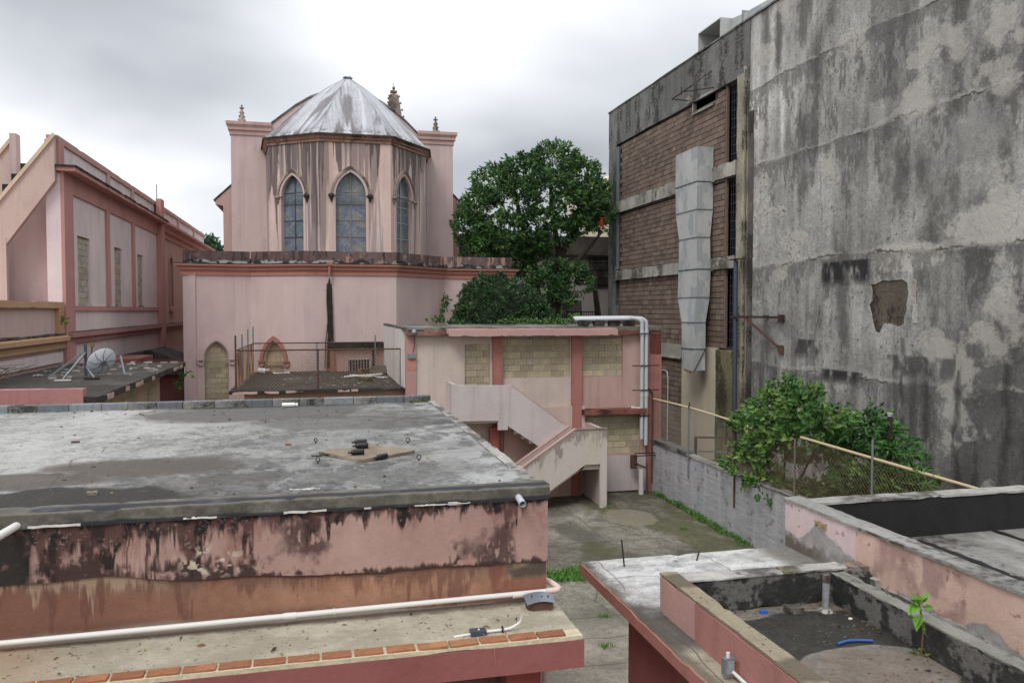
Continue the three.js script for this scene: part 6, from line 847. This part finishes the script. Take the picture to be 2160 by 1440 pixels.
{ // things lying on the roof
  const H = thing('hatch_slab', 'tan concrete hatch slab laid diamond-wise on the flat roof', 'slab', [0.45, 4.45, -7.97]); const g = rbox(-0.33, 0.33, 0, 0.028, -0.33, 0.33, 0.06, 0.010); g.rotateY(0.62); g.translate(0.47, 4.452, -7.97); part('slab', g, tint(GRIME, 0xd6c4b0), H); part('wire_handle', tube([[0.12, 4.46, -7.95], [0.05, 4.47, -7.9], [0.02, 4.455, -7.95], [-0.06, 4.456, -7.97]], 0.006, 14, 5), BLACK, H);
  for (const [x, z, r, lab] of [[0.42, -8.36, 0.2, 'black bottle lying farthest back on the hatch slab'], [0.42, -8.13, 0.1, 'black bottle lying just in front of the farthest one'], [0.36, -7.77, 0.5, 'black bottle lying at the near left edge of the hatch slab'], [0.58, -7.63, 2.9, 'black bottle lying at the near right edge of the hatch slab']]) { const b = thing('black_bottle', lab, 'bottle', [x, 4.48, z], 'bottles on the hatch slab'); const pr = [[0, 0], [0.034, 0], [0.036, 0.02], [0.036, 0.13], [0.028, 0.15], [0.013, 0.165], [0.013, 0.195], [0, 0.195]].map((p) => new THREE.Vector2(...p)); const q = new THREE.LatheGeometry(pr, 14).scale(0.78, 0.78, 0.78).translate(0, -0.07, 0).rotateZ(Math.PI / 2).rotateY(r * 0.25).translate(x, z > -7.7 ? 4.479 : 4.509, z); part('glass', q, flat(0x17161a, 0.25), b); }
  [[-0.02, -8.74, 'back left'], [0.93, -8.51, 'back right'], [0.0, -7.59, 'front left'], [0.92, -7.49, 'front right']].forEach(([x, z, w]) => { const e = thing('eye_bolt', 'rusty black eye bolt standing ' + w + ' of the hatch slab', 'bolt', [x, 4.45, z], 'eye bolts around the hatch'); part('ring', new THREE.TorusGeometry(0.02, 0.005, 6, 16).rotateY(rnd(-0.9, 0.9)).translate(x, 4.486, z), BLACK, e); part('shank', cyl([x, 4.44, z], [x, 4.47, z], 0.007, 6), RUSTD, e); });
  const wb = thing('white_bottle', 'white plastic bottle lying by the roof kerb', 'bottle', [-0.38, 4.45, -12.15]); part('bottle', [cyl([-0.5, 4.48, -12.15], [-0.32, 4.48, -12.15], 0.032, 12), cyl([-0.32, 4.48, -12.15], [-0.28, 4.48, -12.15], 0.016, 8, 0.032)], flat(0xe4e2de, 0.4), wb);
  solo('roof_rag', [rbox(-0.22, -0.05, 4.45, 4.458, -6.52, -6.5, 0.03, 0.012), rbox(-0.12, 0.02, 4.452, 4.462, -6.49, -6.47, 0.03, 0.01)], WHITEP, 'torn white plastic strip near the roof front lip', 'scrap'); solo('white_stone', rbox(-1.72, -1.65, 4.45, 4.475, -6.72, -6.68, 0.03, 0.008), tint(GRIME, 0xfff0dc), 'pale stone on the black damp roof patch', 'stone'); solo('roof_pebble', rbox(-2.55, -2.47, 4.45, 4.47, -9.4, -9.37, 0.03, 0.006), tint(GRAIN, 0x5f5148), 'dark chip on the white part of the roof', 'chip'); solo('brick_chip', rbox(-0.33, -0.27, 4.45, 4.47, -8.7, -8.67, 0.03, 0.006), BRICKS[0], 'orange brick chip left of the hatch slab', 'chip');
  const gr = []; for (let i = 0; i < 70; i++) { const x = rnd(-4, 1.5), z = rnd(-12, -6.4), s = rnd(0.006, 0.02); gr.push(rbox(x, x + s * 1.6, 4.449, 4.449 + s * 0.6, z, z + s, 0.02, 0.003)); } solo('roof_grit', gr, tint(GRAIN, 0x6a5c50), 'dark grit scattered over the flat roof', 'grit', null, 'stuff');
}

// dry leaves and crumbs blown into the corners
{
  const dry = (n, fn, lab) => { const L = new Leaves(); for (let i = 0; i < n; i++) { const [x, y, z] = fn(); const a = rnd(0, 6.28); L.add(new THREE.Vector3(x, y + 0.006, z), new THREE.Vector3(Math.cos(a), rnd(-0.05, 0.25), Math.sin(a)), rnd(0.025, 0.07), rnd(0.012, 0.035), pick([0x6b5236, 0x7d6240, 0x4d3d2c, 0x8a7a4a], 0.25), 0.2); } solo('dry_leaves', L.build(), LEAF(), lab, 'leaf litter', null, 'stuff'); };
  dry(90, () => rnd() < 0.5 ? [rnd(-4, 1.5), 4.45, -12.25 + Math.pow(rnd(), 2) * 0.9] : rnd() < 0.6 ? [rnd(-3, 1.6), 4.45, -6.2 - Math.pow(rnd(), 2) * 0.5] : [rnd(-3.5, 1.5), 4.45, rnd(-12, -6.4)], 'dry leaves and dirt caught along the flat roof edges');
  dry(56, () => rnd() < 0.5 ? [4.34 - Math.pow(rnd(), 2) * 0.5, 3.305, rnd(-6.1, -4)] : rnd() < 0.5 ? [rnd(3, 4.3), 3.305, -6.1 + Math.pow(rnd(), 2) * 0.4] : [rnd(4.52, 4.92), 3.325, rnd(-6.2, -3.6)], 'dry leaves in the sunken roof corners on the right');
  dry(160, () => rnd() < 0.6 ? [10.45 - Math.pow(rnd(), 2) * 1.2, 0, rnd(-23.8, -17)] : [rnd(2.2, 10), 0, rnd(-23, -11.5)], 'dry leaves scattered on the courtyard paving');
  dry(26, () => [rnd(-2.8, 1.6), 3.6, -5.92 + Math.pow(rnd(), 1.6) * 0.5], 'crumbs and leaf bits along the white pipe on the terrace');
}

// ---------- right foreground block ----------
{
  const B = thing('parapet_block', 'low red and pink block with parapets in the right foreground', 'building', [4, 0, -5.5]);
  part('slab', rbox(2.6, 5.0, 3.19, 3.30, -7.72, -3.0, 0.09, 0.008), RSLAB, B, 'weathered projecting roof slab'); part('slab_fascia', wavyX(-7.71, -3.0, 3.185, 3.285, 2.585, 2.6), tint(PLASTER, 0xb07a6f), B, 'peeling red slab edge'); part('wall_below', box(2.95, 9, 0, 3.19, -7.3, -2.8), REDBEAM, B);
  part('left_parapet', rbox(2.83, 2.955, 3.30, 3.615, -6.27, -2.9, 0.1, 0.008), tint(GRIME, 0xd0ad94), B); part('parapet_face', rbox(2.815, 2.832, 3.302, 3.60, -5.62, -2.9, 0.2, 0.002), tint(PLASTER, soft(0xc7766a)), B, 'red painted parapet face'); part('parapet_face', rbox(2.817, 2.832, 3.302, 3.60, -6.27, -5.62, 0.12, 0.004), tint(PLASTER, soft(0xd29488)), B, 'faded pink parapet end'); part('parapet_top', rbox(2.82, 2.965, 3.612, 3.632, -6.28, -2.9, 0.07, 0.006), tint(TERRACE, 0xd9d4cb), B, 'cream mortar top of the left parapet'); part('tar_lining', box(2.955, 2.962, 3.3, 3.6, -6.1, -3), TAR, B);
  part('back_parapet', rbox(2.83, 4.5, 3.30, 3.585, -6.27, -6.12, 0.08, 0.012), TAR, B, 'black mouldy back parapet'); part('back_top', rbox(2.9, 4.52, 3.585, 3.60, -6.285, -6.11, 0.06, 0.008), GRIME, B); part('right_parapet', rbox(4.36, 4.48, 3.30, 3.55, -6.12, -3.0, 0.08, 0.012), TAR, B, 'black mouldy right parapet'); part('right_top', rbox(4.355, 4.49, 3.55, 3.565, -6.12, -3.0, 0.06, 0.008), tint(GRIME, 0xc9c9c4), B);
  part('sunken_floor', box(2.94, 4.38, 3.29, 3.305, -6.14, -3.0), RFLOOR, B, 'sunken roof floor half covered by black sludge');
  part('mortar_lump', rbox(3.9, 4.08, 3.585, 3.608, -6.25, -6.115, 0.02, 0.009), tint(GRIME, 0xf2e6cc), B);
  const P = thing('pink_parapet', 'pale pink parapet wall with peeling paint at the right', 'wall', [5, 3.2, -5.5]); part('wall', rbox(4.95, 5.1, 2.9, 3.80, -7.75, -2.8, 0.15, 0.006), RPINK, P); part('coping', rbox(4.93, 5.14, 3.80, 3.825, -7.78, -2.8, 0.08, 0.007), tint(GRIME, 0xdedfe0), P); part('peeled_lump', rbox(4.925, 4.96, 3.66, 3.72, -7.2, -7.02, 0.04, 0.012), tint(GRIME, 0xf0d8a8), P); part('crust', rbox(4.93, 4.952, 3.25, 3.36, -6.2, -4.0, 0.08, 0.02), GRIME, P); part('foot_curb', rbox(4.52, 4.95, 3.22, 3.30, -6.1, -2.9, 0.06, 0.016), tint(GRIME, 0xf2f2f2), P);
  const R = thing('tar_roof', 'flat grey roof behind a black tarred parapet on the right', 'roof', [7, 0, -6]); part('back_parapet', rbox(5.1, 12.5, 3.2, 3.76, -7.78, -7.60, 0.3, 0.006), BITUMEN, R, 'black tarred inner face of the parapet'); part('parapet_top', rbox(4.95, 12.5, 3.76, 3.785, -7.80, -7.58, 0.1, 0.010), CONC, R); part('tar_side', box(5.1, 5.11, 3.3, 3.78, -7.6, -2.8), BITUMEN, R); part('floor', box(5.1, 12.5, 3.2, 3.33, -7.6, -2.8), tint(GRIME, 0xd3d3d3), R); part('tar_seam', rbox(6.38, 6.46, 3.328, 3.336, -7.58, -2.9, 0.1, 0.018), BITUMEN, R); part('tar_seam', rbox(7.5, 7.58, 3.328, 3.336, -7.58, -2.9, 0.1, 0.018), BITUMEN, R); part('back_wall', box(5.0, 12.5, 0, 3.2, -7.75, -7.3), PINK, R);
  // small things on it
  const V1 = thing('vent_pipe', 'grey standing vent pipe inside the dark parapet', 'pipe', [4.18, 3.3, -5.93]); part('pipe', hollow([4.18, 3.3, -5.93], [4.185, 3.62, -5.93], 0.029), tint(GRAIN, 0x9b9c9f), V1); part('collar', hollow([4.185, 3.56, -5.93], [4.185, 3.625, -5.93], 0.035), tint(GRIME, 0xc0b4ae), V1); part('mortar_foot', new THREE.CylinderGeometry(0.04, 0.07, 0.03, 12).translate(4.18, 3.315, -5.93), GRIME, V1);
  const hose = thing('blue_hose', 'short piece of blue plastic hose on the black sludge', 'hose', [4, 3.3, -5.28]); part('hose', tube([[3.84, 3.318, -5.29], [3.94, 3.322, -5.315], [4.04, 3.32, -5.31], [4.14, 3.318, -5.28]], 0.011, 24, 10), flat(0x2f5a9e, 0.45), hose); part('cut_end', hollow([3.84, 3.318, -5.29], [3.834, 3.3178, -5.2885], 0.0115), flat(0x2f5a9e, 0.45), hose);
  for (const [x, z, h, t, lab] of [[2.97, -7.47, 0.27, -0.03, 'taller rusty rebar stub on the roof slab'], [3.76, -7.48, 0.09, 0.03, 'short rusty rebar stub on the roof slab']]) solo('rebar', cyl([x, 3.29, z], [x + t, 3.3 + h, z], 0.008, 7), BLACK, lab, 'rebar');
  const J = thing('junction_box', 'grey electrical box with white conduit on the slab by the red parapet', 'electrical box', [2.76, 3.3, -5.2]); part('box', rbox(2.72, 2.80, 3.33, 3.45, -5.02, -4.97, 0.04, 0.002), STEEL, J); part('cover', rbox(2.735, 2.79, 3.345, 3.435, -4.97, -4.963, 0.04, 0.001), tint(GRAIN, 0x9da2a8), J); part('nipple', cyl([2.76, 3.45, -5.0], [2.76, 3.485, -5.0], 0.014, 10), PVC, J); part('conduit', tube([[2.78, 3.36, -4.96], [2.79, 3.345, -4.8], [2.80, 3.335, -4.4], [2.80, 3.33, -3.2]], 0.0135, 30), PVC, J); part('backing_brick', rbox(2.80, 2.826, 3.36, 3.44, -5.06, -4.94, 0.04, 0.004), BRICKS[1], J); solo('yellow_leaf', leafSpray(2, 0.06, [[2.72, 3.305, -4.7]], [0xb89a2c], 0.6, 0.3), LEAF(), 'fallen yellow leaf near the electrical box', 'leaf');
  const S = thing('sapling', 'young sapling with broad leaves growing from the wet roof corner', 'plant', [4.45, 3.3, -5.0]); part('stem', tube([[4.34, 3.3, -5.0], [4.35, 3.45, -5.0], [4.34, 3.58, -5.0], [4.31, 3.70, -5.0]], 0.007, 14, 6), tint(GRAIN, 0x6d5a4a), S); { const L = new Leaves(); for (const [p, d, l] of [[[4.31, 3.68, -5], [-0.9, 0.9, 0.3], 0.13], [[4.31, 3.68, -5], [-0.9, -0.2, 0.3], 0.15], [[4.32, 3.69, -5], [0.5, 0.8, 0.3], 0.11], [[4.33, 3.62, -5], [-0.6, -0.9, 0.4], 0.14], [[4.34, 3.5, -5], [1, 0.5, 0.3], 0.14], [[4.345, 3.5, -5], [1, -0.1, 0.4], 0.15], [[4.345, 3.48, -5], [0.9, -0.6, 0.5], 0.12], [[4.34, 3.66, -5], [0.9, 0.2, 0.5], 0.08]]) for (let k = 0; k < 2; k++) L.add(V(p), V(d).addScaledVector(rdir(), 0.12), l, l * 0.62, new THREE.Color(k ? 0x5f8f2c : 0x6ea334), 0.16); part('leaves', L.build(), LEAF(), S); } part('base_moss', leafSpray(70, 0.035, [[4.36, 3.31, -4.96], [4.4, 3.32, -4.9], [4.3, 3.31, -5.02]], [0x54602a, 0x7a8434]), LEAF(), S);
  [[[4.62, 3.34, -6.0], 'seedling with one broad leaf between the two parapets', 0.06], [[4.72, 3.34, -5.65], 'pale green seedling farther along between the parapets', 0.06], [[4.62, 3.33, -4.55], 'small seedling by the broken crust at the parapet foot', 0.08]].forEach(([p, lab, s]) => solo('seedling', leafSpray(7, s, [p], [0x6a9c34, 0x86b04a], 0.5, 0.5), LEAF(), lab, 'seedling', 'seedlings between the parapets'));
  const D = thing('rubble_heap', 'lump of broken cement and tarred debris at the parapet junction', 'rubble', [4.75, 3.3, -6.4]); part('lump', (() => { const g = new THREE.IcosahedronGeometry(0.16, 4).scale(1.25, 0.72, 0.95), p = g.attributes.position; for (let i = 0; i < p.count; i++) { const v = new THREE.Vector3().fromBufferAttribute(p, i), k = 0.75 + 0.6 * fbm(v.x * 14 + 3, v.y * 14 + v.z * 11, 3); p.setXYZ(i, v.x * k, v.y * k, v.z * k); } g.computeVertexNormals(); return g.translate(4.8, 3.38, -6.42); })(), TAR, D); part('slab_piece', rbox(4.6, 4.94, 3.46, 3.49, -6.55, -6.38, 0.05, 0.014), tint(GRIME, 0xd9b6a6), D); part('stone', rbox(4.88, 4.95, 3.33, 3.42, -6.3, -6.22, 0.04, 0.014), GRIME, D);
  solo('blue_wrapper', rbox(3.62, 3.68, 3.305, 3.325, -6.04, -6.0, 0.02, 0.008), flat(0x2e62c4, 0.4), 'small bright blue wrapper below the back parapet', 'litter'); solo('paper_sheet', rbox(4.74, 4.88, 3.301, 3.309, -7.0, -6.9, 0.04, 0.008), flat(0xd5e2ea, 0.7), 'pale blue and white paper on the parapet junction', 'paper'); solo('cement_chip', rbox(3.84, 3.98, 3.3, 3.36, -6.02, -5.93, 0.03, 0.014), tint(GRIME, 0xd8cdc6), 'broken cement chip under the back parapet', 'chip'); solo('pale_pebble', new THREE.IcosahedronGeometry(0.016, 2).scale(1.3, 0.7, 1).translate(4.27, 3.312, -5.72), WHITEP, 'white pebble beside the vent pipe', 'pebble');
  const lt = []; for (let i = 0; i < 90; i++) { const x = rnd(3.0, 4.34), z = rnd(-6.1, -4.2), s = rnd(0.004, 0.014); lt.push(rbox(x, x + s * 1.8, 3.304, 3.305 + s * 0.5, z, z + s, 0.02, 0.003)); } for (let i = 0; i < 60; i++) { const x = rnd(4.55, 4.92), z = rnd(-6.3, -3.4), s = rnd(0.006, 0.024); lt.push(rbox(x, x + s * 1.8, 3.32, 3.328 + s * 0.6, z, z + s, 0.02, 0.005)); } solo('roof_crumbs', lt, tint(GRIME, 0xb7a898), 'crumbs of mortar on the sunken roof floor', 'crumbs', null, 'stuff');
}
function wavyX(z0, z1, y0, y1, x0, x1) { const p = [[z1, y0], [z0, y0]]; const n = 160; for (let i = 0; i <= n; i++) { const z = z0 + (z1 - z0) * i / n; p.push([z, y1 + (fbm(z * 5, 2, 4) - 0.5) * 0.03]); } return extr(p, x0, x1, 'zy'); }

renderer.render(scene, camera);
